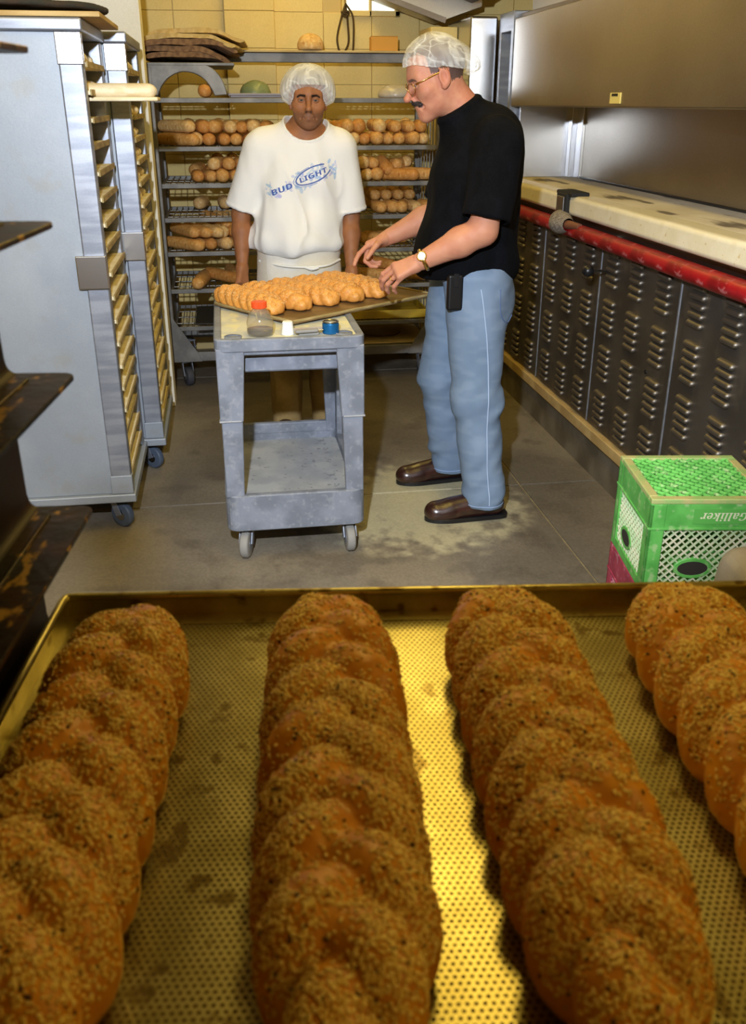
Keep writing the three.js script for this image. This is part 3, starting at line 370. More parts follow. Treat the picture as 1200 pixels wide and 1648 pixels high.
// ---------------------------------------------------------------- braided sesame loaves
const seedG = new THREE.IcosahedronGeometry(1, 0);
const seedM = std({ color: '#ffffff', roughness: 0.6 });
const crust = std({ map: blotch('#d6922a', '#c67e1c', 0.05, 5, 256, 5, (u, v, c) => lerp3(c, [206, 132, 44], sstep(0.55, 0.75, tn(u, v, 8)) * 0.5)), roughness: 0.42, bumpMap: speck, bumpScale: 0.0004 });
const crustPale = std({ map: blotch('#e2a252', '#d08c3c', 0.05, 5, 256), roughness: 0.5 });
function braidGeo(L, A, r, period, seed, cell) {
  const S = [0, 1, 2].map((s) => { const pts = []; for (let z = -L / 2 + r * 0.9; z <= L / 2 - r * 0.9; z += 0.005) { const ph = (z / period) * Math.PI * 2 + s * Math.PI * 2 / 3 + seed, e = sstep(0, 0.09, Math.min(z + L / 2, L / 2 - z)); const k = 0.45 + 0.55 * e; pts.push([A * k * Math.sin(ph), 0.028 + 0.0155 * Math.sin(2 * ph + 0.4) * k - 0.006 * (1 - e), z, r * (0.74 + 0.26 * e) * (1 + 0.1 * (vnoise(z * 30, s * 9 + seed) - 0.5))]); } return pts; });
  const f = (x, y, z) => {
    let d = 1; for (const pts of S) { let m = 1; const lo = Math.max(0, Math.floor((z + L / 2 - r - 0.045) / 0.005)), hi = Math.min(pts.length, Math.ceil((z + L / 2 + 0.03) / 0.005)); for (let i = lo; i < hi; i++) { const p = pts[i], a = x - p[0], b = y - p[1], c = z - p[2], q = Math.sqrt(a * a + b * b + c * c) - p[3]; if (q < m) m = q; } if (lo >= hi) m = 0.04; d = smin(d, m, 0.004); }
    return smax(d - 0.0015 * (fbm(x * 60 + seed, y * 60, z * 60, 2) - 0.5), -y + 0.001, 0.012);
  };
  return nets(f, [-A - r - 0.012, -0.004, -L / 2 - 0.012], [A + r + 0.012, 0.085, L / 2 + 0.012], cell);
}
function seedsOn(g, count, size, seed, parent, palette) {
  const r = rng(seed), p = g.attributes.position, ix = g.index.array, cum = []; let tot = 0; const a = V(), b = V(), c = V(), n = V();
  for (let i = 0; i < ix.length; i += 3) { a.fromBufferAttribute(p, ix[i]); b.fromBufferAttribute(p, ix[i + 1]).sub(a); c.fromBufferAttribute(p, ix[i + 2]).sub(a); n.copy(b).cross(c); const A = n.length() / 2; n.normalize(); const w = sstep(0.05, 0.45, n.y) * sstep(0.012, 0.032, a.y) * (0.15 + 0.85 * sstep(0.34, 0.5, fbm(a.x * 26 + seed, a.y * 20, a.z * 26, 3))); tot += A * w; cum.push(tot); }
  const im = new THREE.InstancedMesh(seedG, seedM, count); im.name = 'sesame_seeds'; im.userData.kind = 'stuff'; im.castShadow = im.receiveShadow = true; const m4 = new THREE.Matrix4(), q = new THREE.Quaternion(), qq = new THREE.Quaternion(), C = new THREE.Color();
  for (let k = 0; k < count; k++) {
    const t = r() * tot; let lo = 0, hi = cum.length - 1; while (lo < hi) { const m = (lo + hi) >> 1; cum[m] < t ? lo = m + 1 : hi = m; } const i = lo * 3; let u = r(), v = r(); if (u + v > 1) { u = 1 - u; v = 1 - v; }
    a.fromBufferAttribute(p, ix[i]); b.fromBufferAttribute(p, ix[i + 1]).sub(a); c.fromBufferAttribute(p, ix[i + 2]).sub(a); n.copy(b).cross(c).normalize(); a.addScaledVector(b, u).addScaledVector(c, v).addScaledVector(n, size * 0.12);
    q.setFromUnitVectors(V(0, 0, 1), n); qq.setFromAxisAngle(V(0, 0, 1), r() * 6.28); q.multiply(qq); qq.setFromAxisAngle(V(0, 1, 0), (r() - 0.5) * 0.7); q.multiply(qq); const s = size * (0.8 + 0.4 * r()); m4.compose(a, q, V(s * 0.5, s * 0.32, s * 0.2)); im.setMatrixAt(k, m4);
    const w = r(); C.set(w < 0.035 ? palette[3] : w < 0.3 ? palette[1] : w < 0.62 ? palette[2] : palette[0]); im.setColorAt(k, C);
  }
  parent.add(im); return im;
}
function braid(L, A, r, period, seed, cell, count, size, mat, palette, label, group) { const t = thing('braided_loaf', label, 'bread', [0, 0, 0], 0, group); const g = braidGeo(L, A, r, period, seed, cell); part('loaf_crust', boxUV(g), mat, t); seedsOn(g, count, size, seed * 100 + 3, t, palette); return t; }
// ---------------------------------------------------------------- foreground: pan rack, perforated pan, four loaves
{
  const TH = -0.117, org = V(-0.165, 1.112, -0.765), ex = V(Math.cos(TH), 0, -Math.sin(TH)), ez = V(Math.sin(TH), 0, Math.cos(TH)); const W = 0.66, D = 0.47;
  const rk = thing('greasy_rack', 'dark greasy metal pan rack with wide runners close to the camera at left', 'rack', [org.x, 0, org.z], TH);
  const runner = (x0, x1, y, sgn) => { const s = new THREE.Shape(), r = 0.012; const w = x1 - x0; s.moveTo(0, 0.68); s.lineTo(0, 0); s.lineTo(w - r, 0); s.quadraticCurveTo(w, 0, w, r); s.lineTo(w, 0.68); return extr(s, 0.003, 0.0008).rotateX(Math.PI / 2).scale(1, 1, 1); };
  for (const [side, name] of [[-1, 'left'], [1, 'right']]) {
    const wx = side < 0 ? -0.02 : W + 0.02;
    const top = side < 0 ? 1.68 : 1.105;   // the right side is a low open frame
    if (side < 0) part('side_plate', [BX(wx - 0.004, wx, 0.12, top, 0.0, 0.68, 0.001)], M.greaseWeb, rk); else part('post', [BX(wx + 0.004, wx + 0.034, 0.1, top, 0.64, 0.68, 0.004)], M.greaseWeb, rk);
    part('post', [BX(side < 0 ? wx - 0.05 : wx + 0.004, side < 0 ? wx - 0.004 : wx + 0.034, 0.1, top, -0.002, 0.045, 0.004)], M.greaseWeb, rk);
    for (let k = side < 0 ? 2 : 6; k < 14; k++) {
      const y = 1.829 - k * 0.12 - 0.0033; const x0 = side < 0 ? wx : wx - 0.055; const rn = part('runner', [(side < 0 ? (g) => g : flipX)(runner(0, 0.055)).translate(wx, y, -0.002)], M.grease, rk);
      part('runner_bead', [rod([wx - side * 0.022, y + 0.0005, 0.02], [wx - side * 0.022, y + 0.0005, 0.67], 0.0022, 6)], M.grease, rn);
      const fs = new THREE.Shape(); fs.moveTo(0, 0); fs.lineTo(0.012, 0); fs.quadraticCurveTo(0, 0, 0, 0.012); fs.lineTo(0, 0); part('fillet', [(side < 0 ? (g) => g : flipX)(extr(fs, 0.66, 0)).translate(wx, y + 0.0005, 0.0)], M.greaseWeb, rn);
    }
  }
  part('cross_bar', [BX(-0.06, W + 0.06, 0.1, 0.14, 0.0, 0.045)], M.greaseWeb, rk); part('cross_bar', [BX(-0.06, W + 0.06, 0.1, 0.14, 0.64, 0.68)], M.greaseWeb, rk);
  for (const x of [-0.04, W + 0.04]) for (const z of [0.05, 0.62]) caster(rk, x, z, 0.4, 0.05, 0.112, M.rubber, M.aluPost);
  // white tape mark on a runner web
  const pan = thing('perforated_pan', 'golden perforated baking pan with rolled rim holding the four near loaves', 'pan', [org.x, org.y, org.z], TH);
  { // floor with real holes
    const pitch = 0.0047, rh = 0.00135, cols = Math.floor((W - 0.034) / pitch), rowH = pitch * 0.866, rows = Math.floor((D - 0.034) / rowH), P = [], I = []; let k = 0; const x00 = 0.017, z00 = 0.017, sq = (a) => { const c = Math.cos(a), s = Math.sin(a), m = 1 / Math.max(Math.abs(c), Math.abs(s)); return [c * m * pitch / 2, s * m * rowH / 2]; };
    for (let j = 0; j < rows; j++) for (let i = 0; i < cols; i++) { const cx = x00 + (i + 0.5 + (j % 2 ? 0.5 : 0)) * pitch, cz = z00 + (j + 0.5) * rowH; for (let a = 0; a < 8; a++) { const an = (a + 0.0) * Math.PI / 4, [ox, oz] = sq(an); P.push(cx + rh * Math.cos(an), 0, cz + rh * Math.sin(an), cx + ox, 0, cz + oz); } for (let a = 0; a < 8; a++) { const b = (a + 1) % 8; I.push(k + a * 2, k + b * 2 + 1, k + a * 2 + 1, k + a * 2, k + b * 2, k + b * 2 + 1); } k += 16; }
    const g = new THREE.BufferGeometry(); g.setAttribute('position', new THREE.Float32BufferAttribute(P, 3)); g.setIndex(I); const nn = new Float32Array(P.length); for (let i = 1; i < nn.length; i += 3) nn[i] = 1; g.setAttribute('normal', new THREE.BufferAttribute(nn, 3)); for (let i = 0; i < P.length; i += 3) g.attributes.position.array[i + 1] = 0.004 - 0.0005 * (1 + Math.sin(P[i] * 23 + 1) * Math.sin(P[i + 2] * 31)) * Math.min(1, Math.min(P[i] - 0.017, W - 0.017 - P[i]) * 60);
    part('pan_floor', boxUV(g), M.panGold, pan, 'golden sheet pierced with rows of small holes');
    const e = 0.018; part('floor_margin', [PB(0.0005, W - 0.0005, 0.0032, 0.0042, 0.0005, e + 0.0005), PB(0.004, W - 0.004, 0.0036, 0.0041, z00 + rows * rowH - 0.001, D - 0.0005), PB(0.0005, e, 0.0036, 0.0041, e, D - e), PB(x00 + cols * pitch - 0.0005, W - 0.0005, 0.0036, 0.0041, e, D - e)], M.panGold, pan);
  }
  part('pan_wall', [bar([0.006, 0.005, 0.004], [0.003, 0.021, 0.0], W, 0.0015).translate(W / 2 - 0.0045, 0, 0.0), PB(0, W, 0.0026, 0.021, -0.0005, 0.001), PB(0, W, 0.0026, 0.021, D - 0.001, D + 0.0005), PB(-0.0005, 0.001, 0.0026, 0.021, 0, D), PB(W - 0.001, W + 0.0005, 0.0026, 0.021, 0, D)].slice(1), M.panGold, pan);
  part('rolled_rim', [tube([[0.008, 0.023, -0.002], [W / 2, 0.023, -0.002], [W - 0.008, 0.023, -0.002]], 0.0042, 8, 10), tube([[-0.002, 0.023, 0.008], [-0.002, 0.023, D - 0.008]], 0.0042, 8, 10), tube([[W + 0.002, 0.023, 0.008], [W + 0.002, 0.023, D - 0.008]], 0.0042, 8, 10), tube([[0.008, 0.023, D + 0.002], [W - 0.008, 0.023, D + 0.002]], 0.0042, 8, 10), ...[[0, 0, 1, 1], [W, 0, -1, 1], [0, D, 1, -1], [W, D, -1, -1]].map(([x, z, sx_, sz]) => tube([[x + sx_ * 0.008, 0.023, z - sz * 0.002], [x, 0.023, z], [x - sx_ * 0.002, 0.023, z + sz * 0.008]], 0.0042, 8, 10))], M.panGold, pan);
  const sp = thing('added_baking_sheet', 'brown flat baking sheet added under the perforated pan to darken its holes', 'baking sheet', [org.x, org.y - 0.0035, org.z], TH);  // added sheet: makes the pan holes above it read dark
  part('sheet', [BX(0.002, W - 0.002, 0, 0.002, 0.002, D - 0.002, 0.0008)], M.brownPan, sp); part('sheet_lip', [BX(0.002, W - 0.002, 0, 0.003, D - 0.004, D - 0.001, 0.001)], M.brownPan, sp);
  // loaves
  const pal = ['#e0bc6c', '#c49446', '#ecd08a', '#4a2c14'], L = 0.44;
  const loaf = (cx, cz, ry, A, r, seed, label) => { const t = braid(L, A, r, 0.148, seed, 0.003, 9000, 0.0034, crust, pal, label, 'braided loaves on the perforated pan'); t.position.set(cx, org.y + 0.0045, cz); t.rotation.y = ry; return t; };
  loaf(-0.117, -0.49, -0.115, 0.0305, 0.0232, 0.3, 'large sesame braided loaf, leftmost of the four on the near pan');
  loaf(0.051, -0.485, -0.088, 0.0305, 0.0228, 2.1, 'large sesame braided loaf, second from left on the near pan');
  loaf(0.195, -0.475, -0.09, 0.0305, 0.0228, 4.4, 'large sesame braided loaf, third from left on the near pan');
  loaf(0.345, -0.46, -0.11, 0.0305, 0.0232, 5.3, 'large sesame braided loaf at the right edge of the near pan');
}
// ---------------------------------------------------------------- the grey utility cart and what it carries
const CT = { x0: -0.06, x1: 0.444, z0: -3.76, z1: -3.05 };
{
  const { x0, x1, z0, z1 } = CT, w = x1 - x0, d = z1 - z0, t = thing('utility_cart', 'grey plastic two shelf utility cart dusted with flour in the middle of the floor', 'cart', [(x0 + x1) / 2, 0, (z0 + z1) / 2]); const a = w / 2, b = d / 2;
  const ring = (y0, y1, ax, bz, th, r) => extr(rrect(-ax, -bz, ax, bz, r), y1 - y0 - 0.008, 0.004, [rrect(-ax + th, -bz + th, ax - th, bz - th, r * 0.7, THREE.Path)]).rotateX(-Math.PI / 2).translate(0, y0 + 0.004, 0);
  const plate = (y0, y1, ax, bz, r, bev = 0.004) => extr(rrect(-ax, -bz, ax, bz, r), y1 - y0 - bev * 2, bev).rotateX(-Math.PI / 2).translate(0, y0 + bev, 0);
  const top = part('top_shelf', [ring(0.782, 0.826, a, b, 0.018, 0.04), ring(0.768, 0.79, a - 0.012, b - 0.012, 0.02, 0.04)], M.cart, t); part('top_surface', [plate(0.79, 0.8185, a - 0.01, b - 0.012, 0.03)], M.cartTop, top, 'floury cream coated top surface');
  for (const s of [-1, 1]) part('corner_well', [lathe([[0.026, 0.006], [0.03, 0.006], [0.03, 0.0], [0.024, 0.0], [0.022, 0.003], [0.001, 0.003]], 24).translate(s * (a - 0.062), 0.8185, b - 0.06)], M.cart, top);
  part('drawer_apron', [plate(0.0, 0.4, 0, 0, 0)].slice(1).concat([extr(rrect(-a + 0.085, 0.7, a - 0.068, 0.79, 0.02), d - 0.12, 0.006).translate(0, 0, -b + 0.05)]), M.cart, t);
  const sh = part('bottom_shelf', [ring(0.118, 0.258, a - 0.002, b, 0.024, 0.05), plate(0.118, 0.14, a - 0.004, b - 0.004, 0.05)], M.cart, t); part('shelf_floor', [plate(0.2, 0.225, a - 0.02, b - 0.02, 0.03, 0.003)], M.cartShelf, sh, 'pale dusty lower shelf floor');
  part('rear_lip', [BX(-a + 0.03, a - 0.03, 0.25, 0.3, -b + 0.002, -b + 0.03, 0.008)], M.cart, sh);
  for (const sX of [-1, 1]) for (const sZ of [-1, 1]) {
    const L = (y0, y1, k0, k1, th) => { const s = new THREE.Shape(); s.moveTo(0, y0); s.lineTo(k0, y0); s.lineTo(k1, y1); s.lineTo(0, y1); s.lineTo(0, y0); return s; };
    const parts = [], up = 0.54, fw = [[0.255, up, 0.058, 0.068], [up, 0.79, 0.074, 0.09]];
    for (const [y0, y1, k0, k1] of fw) { const e = y0 === up ? 0.0 : -0.004; parts.push((sX > 0 ? flipX : (g) => g)(extr(L(y0, y1, k0, k1), 0.022, 0.003)).translate(sX * (a + e - 0.003), 0, sZ > 0 ? b + e - 0.025 : -b - e + 0.003), (sZ > 0 ? (g) => g.rotateY(Math.PI / 2) : (g) => flipX(g).rotateY(Math.PI / 2))(extr(L(y0, y1, k0 * 1.3, k1 * 1.3), 0.018, 0.003)).translate(sX > 0 ? a + e - 0.022 : -a - e + 0.003, 0, sZ * (b + e - 0.0055))); }
    const lg = part('leg', parts, M.cart, t); part('leg_joint', [BX(sX > 0 ? a - 0.074 : -a - 0.003, sX > 0 ? a + 0.003 : -a + 0.074, 0.536, 0.542, sZ > 0 ? b - 0.03 : -b - 0.002, sZ > 0 ? b + 0.002 : -b + 0.03, 0.002)], M.cartShelf, lg);
  }
  for (const [x, z, tr] of [[-a + 0.07, b - 0.06, -0.25], [a - 0.055, b - 0.06, 0.05], [-a + 0.07, -b + 0.07, 0.3], [a - 0.055, -b + 0.07, -0.4]]) caster(t, x, z, tr, 0.052, 0.126, M.rubberGrey, M.aluPost, 0.034);
  part('push_handle', [tube([[-a + 0.05, 0.8, -b + 0.01], [-a + 0.05, 0.82, -b - 0.05], [-a + 0.1, 0.825, -b - 0.08], [a - 0.1, 0.825, -b - 0.08], [a - 0.05, 0.82, -b - 0.05], [a - 0.05, 0.8, -b + 0.01]], 0.014, 40, 10)], M.cart, t);
  const y = 0.8188;
  const bt = thing('drink_bottle', 'clear plastic drink bottle with orange cap and dark liquid on the cart', 'bottle', [0.096, y, -3.14]); const clear = new THREE.MeshPhysicalMaterial({ color: '#efe9d8', roughness: 0.12, transmission: 0.86, thickness: 0, ior: 1.4 });
  part('bottle_body', [lathe([[0.001, 0.001], [0.042, 0.002], [0.046, 0.01], [0.046, 0.026], [0.044, 0.03], [0.046, 0.034], [0.046, 0.046], [0.042, 0.062], [0.032, 0.08], [0.023, 0.089], [0.0215, 0.099]], 36)], clear, bt); part('dark_liquid', [lathe([[0.001, 0.003], [0.041, 0.004], [0.044, 0.011], [0.044, 0.022], [0.001, 0.022]], 32)], std({ color: '#2a1a10', roughness: 0.15 }), bt);
  const cpts = []; for (let i = 0; i <= 72; i++) { const an = i / 72 * Math.PI * 2; cpts.push([Math.cos(an) * (0.0235 + (i % 2 ? 0.0008 : 0)), Math.sin(an) * (0.0235 + (i % 2 ? 0.0008 : 0))]); } part('cap', [extr(cpts, 0.018, 0.002).rotateX(-Math.PI / 2).translate(0, 0.0945, 0)], std({ color: '#e8521c', roughness: 0.45 }), bt, 'ribbed orange screw cap');
  const cp = thing('paper_cup', 'small white cup upside down beside the bottle on the cart', 'cup', [0.19, y, -3.135]); part('cup_body', [lathe([[0.021, 0.0], [0.022, 0.001], [0.018, 0.042], [0.016, 0.045], [0.001, 0.045]], 28)], M.white, cp); part('cup_lip', [new THREE.TorusGeometry(0.021, 0.0016, 8, 28).rotateX(Math.PI / 2).translate(0, 0.002, 0)], M.white, cp);
  const sc = thing('bench_knife', 'grey bench scraper lying flat between the cup and blue can', 'scraper', [0.26, y + 0.0165, -3.125], 0.06); sc.rotation.z = 0.02; part('blade', [B(0.1, 0.003, 0.05, 0, 0, 0, 0.001)], M.steelBright, sc); part('grip', [B(0.08, 0.012, 0.018, -0.01, 0.002, 0.03, 0.005)], M.rubberGrey, sc);
  const sb = thing('small_box', 'low grey box under the bench scraper on the cart', 'box', [0.26, y, -3.128]); part('box_body', [B(0.07, 0.014, 0.05, 0, 0.0072, 0, 0.003)], M.rubberGrey, sb);
  const cn = thing('blue_can', 'short metallic blue can at the right front of the cart', 'can', [0.338, y, -3.128]); part('can_body', [lathe([[0.001, 0], [0.027, 0.001], [0.029, 0.004], [0.029, 0.034], [0.027, 0.037]], 32)], std({ map: tex(128, 0, (u, v) => { const s = tn(u, v, 14, 8); return s > 0.56 ? [150, 200, 225] : [28, 108, 170]; }), metalness: 0.5, roughness: 0.35 }), cn); part('can_lid', [lathe([[0.001, 0.04], [0.024, 0.04], [0.027, 0.0375], [0.0285, 0.041], [0.0275, 0.044], [0.025, 0.0425], [0.023, 0.041]], 32)], M.chrome, cn);
  // tray with five braided loaves
  const TH = 0.62, ez = V(Math.sin(TH), 0, Math.cos(TH)), ex = V(Math.cos(TH), 0, -Math.sin(TH)), F = V(0.214, 0.83, -3.24), W = 0.75, D = 0.475; const c = F.clone().addScaledVector(ex, W / 2).addScaledVector(ez, -D / 2);
  const tr = thing('loaf_tray', 'flat brown baking tray lying askew across the cart top', 'tray', [c.x, 0.8265, c.z], TH); part('tray_sheet', [B(W, 0.008, D, 0, 0.005, 0, 0.002)], M.brownPan, tr); for (const s of [-1, 1]) part('tray_rim', [B(W, 0.012, 0.008, 0, 0.009, s * (D / 2 - 0.004), 0.003)], M.trayEdge, tr), part('tray_rim', [B(0.008, 0.012, D, s * (W / 2 - 0.004), 0.009, 0, 0.003)], M.trayEdge, tr);
  const pal = ['#dcb070', '#c8964e', '#e2bc80', '#8a5a2a']; let first = null; const LB = ['pale braided loaf at the front left corner of the cart tray', 'pale braided loaf second from the left on the cart tray', 'pale braided loaf in the middle of the cart tray', 'pale braided loaf fourth from left on the cart tray', 'pale braided loaf under the fingers of the man in black'];
  for (let k = 0; k < 5; k++) { const e = V(0.188 + k * 0.106, 0, -3.352 - k * 0.062).addScaledVector(ez, -0.205); const o = first ? copyOf(first, LB[k]) : braid(0.41, 0.026, 0.029, 0.14, 1.2, 0.0045, 1500, 0.0042, crustPale, pal, LB[k], 'braided loaves on the cart tray'); first ??= o; o.position.set(e.x, 0.8365, e.z); o.rotation.y = TH + (k % 2 ? Math.PI : 0) + (R() - 0.5) * 0.06; }
}
// ---------------------------------------------------------------- milk crates and tub at the right
{
  const crate = (name, label, pos, ry, mat, rim, lat, h, text) => {
    const t = thing(name, label, 'crate', pos, ry), a = 0.168; part('top_frame', [BX(-a, a, h - 0.016, h, a - 0.026, a, 0.004), BX(-a, a, h - 0.016, h, -a, -a + 0.026, 0.004), BX(-a, -a + 0.026, h - 0.016, h, -a + 0.026, a - 0.026, 0.004), BX(a - 0.026, a, h - 0.016, h, -a + 0.026, a - 0.026, 0.004)], rim, t);
    const top = []; for (let k = -9; k <= 9; k++) { const o = k * 0.034; for (const s of [-1, 1]) { const x0 = Math.max(-a + 0.02, -a + 0.02 + Math.max(0, o)), x1 = Math.min(a - 0.02, a - 0.02 + Math.min(0, o)); if (x1 - x0 > 0.01) top.push(bar([x0, h - 0.006, s * (x0 - o)], [x1, h - 0.006, s * (x1 - o)], 0.0045, 0.008)); } } for (let k = -7; k <= 7; k++) top.push(bar([-a + 0.02, h - 0.009, k * 0.02], [a - 0.02, h - 0.009, k * 0.02], 0.004, 0.0035));
    part('top_lattice', top, mat, t);
    for (let s = 0; s < 4; s++) {
      const R4 = (g) => g.rotateY(s * Math.PI / 2); const band = part('side_band', [R4(BX(-a, a, h - 0.088, h - 0.014, a - 0.012, a - 0.001, 0.003)), R4(BX(-a, a, h - 0.092, h - 0.084, a - 0.013, a + 0.002, 0.002))], mat, t); part('low_band', [R4(BX(-a, a, 0, 0.03, a - 0.012, a - 0.001, 0.003))], mat, t);
      part('corner_post', [R4(BX(-a, -a + 0.045, 0, h - 0.014, a - 0.012, a, 0.004)), R4(BX(-a, -a + 0.012, 0, h - 0.014, a - 0.045, a, 0.004))], mat, t); const l = [], y0 = 0.03, y1 = h - 0.09, x0 = -a + 0.045, x1 = a - 0.045, H = y1 - y0;
      for (let o = x0 - H; o < x1; o += 0.023) for (const q of [0, 1]) { const p = Math.max(o, x0), r = Math.min(o + H, x1); if (r - p < 0.01) continue; let A = [p, y0 + p - o], B2 = [r, y0 + r - o]; if (q) { A = [-A[0], A[1]]; B2 = [-B2[0], B2[1]]; } const mx = (A[0] + B2[0]) / 2, my = (A[1] + B2[1]) / 2; l.push(R4(bar([A[0], A[1], a - 0.008], [B2[0], B2[1], a - 0.008], 0.004, q ? 0.008 : 0.006))); }
      part('side_lattice', l, lat, t); const ho = new THREE.Shape(); ho.absellipse(-0.03, 0.075, 0.052, 0.03, 0, Math.PI * 2); const hi = new THREE.Path(); hi.absellipse(-0.03, 0.075, 0.043, 0.022, 0, Math.PI * 2); part('hand_hole', [R4(extr(ho, 0.006, 0.002, [hi]).translate(0, 0, a - 0.01))], mat, t); part('hole_shade', [R4(extr((() => { const s2 = new THREE.Shape(); s2.absellipse(-0.03, 0.075, 0.043, 0.022, 0, Math.PI * 2); return s2; })(), 0.001, 0).translate(0, 0, a - 0.0035))], M.dark, t);  // dark disc in the hand hole paints the shade of its inside
    }
    part('crate_base', [BX(-a + 0.004, a - 0.004, 0.004, 0.01, -a + 0.004, a - 0.004)], mat, t); return t;
  };
  const rot = -0.15, cx = 1.272, cz = -2.236;
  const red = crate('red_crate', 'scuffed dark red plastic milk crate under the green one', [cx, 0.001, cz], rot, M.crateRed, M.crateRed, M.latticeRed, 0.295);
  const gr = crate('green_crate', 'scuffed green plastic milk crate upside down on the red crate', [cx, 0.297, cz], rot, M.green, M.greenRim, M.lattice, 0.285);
  const cv = document.createElement('canvas'); cv.width = 512; cv.height = 128; const c2 = cv.getContext('2d'); c2.fillStyle = '#5aa84d'; c2.fillRect(0, 0, 512, 128); c2.save(); c2.translate(256, 64); c2.rotate(Math.PI); c2.fillStyle = '#d5d8b4'; c2.font = 'italic bold 92px serif'; c2.textAlign = 'center'; c2.textBaseline = 'middle'; c2.fillText('Galliker', 0, 0); c2.restore();
  const ct = new THREE.CanvasTexture(cv); ct.colorSpace = THREE.SRGBColorSpace; const pm = new THREE.Mesh(new THREE.BoxGeometry(0.17, 0.044, 0.0012), [0, 1, 2, 3, 4, 5].map((i) => i === 4 ? std({ map: ct, roughness: 0.5 }) : M.green)); pm.name = 'dairy_name'; pm.position.set(0.035, 0.234, 0.1676); gr.add(pm);
  const tb = thing('grey_tub', 'grey plastic tub standing upside down in front of the green crate', 'tub', [1.275, 0, -1.62], -0.1);
  const H = 0.605, fr = (x, y, z) => { const k = 1 - y / H, ax = 0.195 + 0.04 * k, az = 0.15 + 0.05 * k, r = 0.06, qx = Math.max(Math.abs(x) - ax + r, 0), qz = Math.max(Math.abs(z) - az + r, 0); return smax(smax(Math.hypot(qx, qz) - r, y - H, 0.05), -y + 0.001, 0.005); };
  part('tub_body', [nets(fr, [-0.3, -0.01, -0.24], [0.3, H + 0.02, 0.24], 0.011)], M.tub, tb); part('tub_rim', [extr(rrect(-0.228, -0.215, 0.228, 0.215, 0.07), 0.022, 0.004, [rrect(-0.205, -0.19, 0.205, 0.19, 0.06, THREE.Path)]).rotateX(-Math.PI / 2).translate(0, 0.006, 0)], M.tubRim, tb);
}

// ---------------------------------------------------------------- people
const skinBump = speck;
const COL = (h) => { const c = new THREE.Color(h); return [c.r, c.g, c.b]; };
const setC = (C, a) => C.setRGB(a[0], a[1], a[2]);
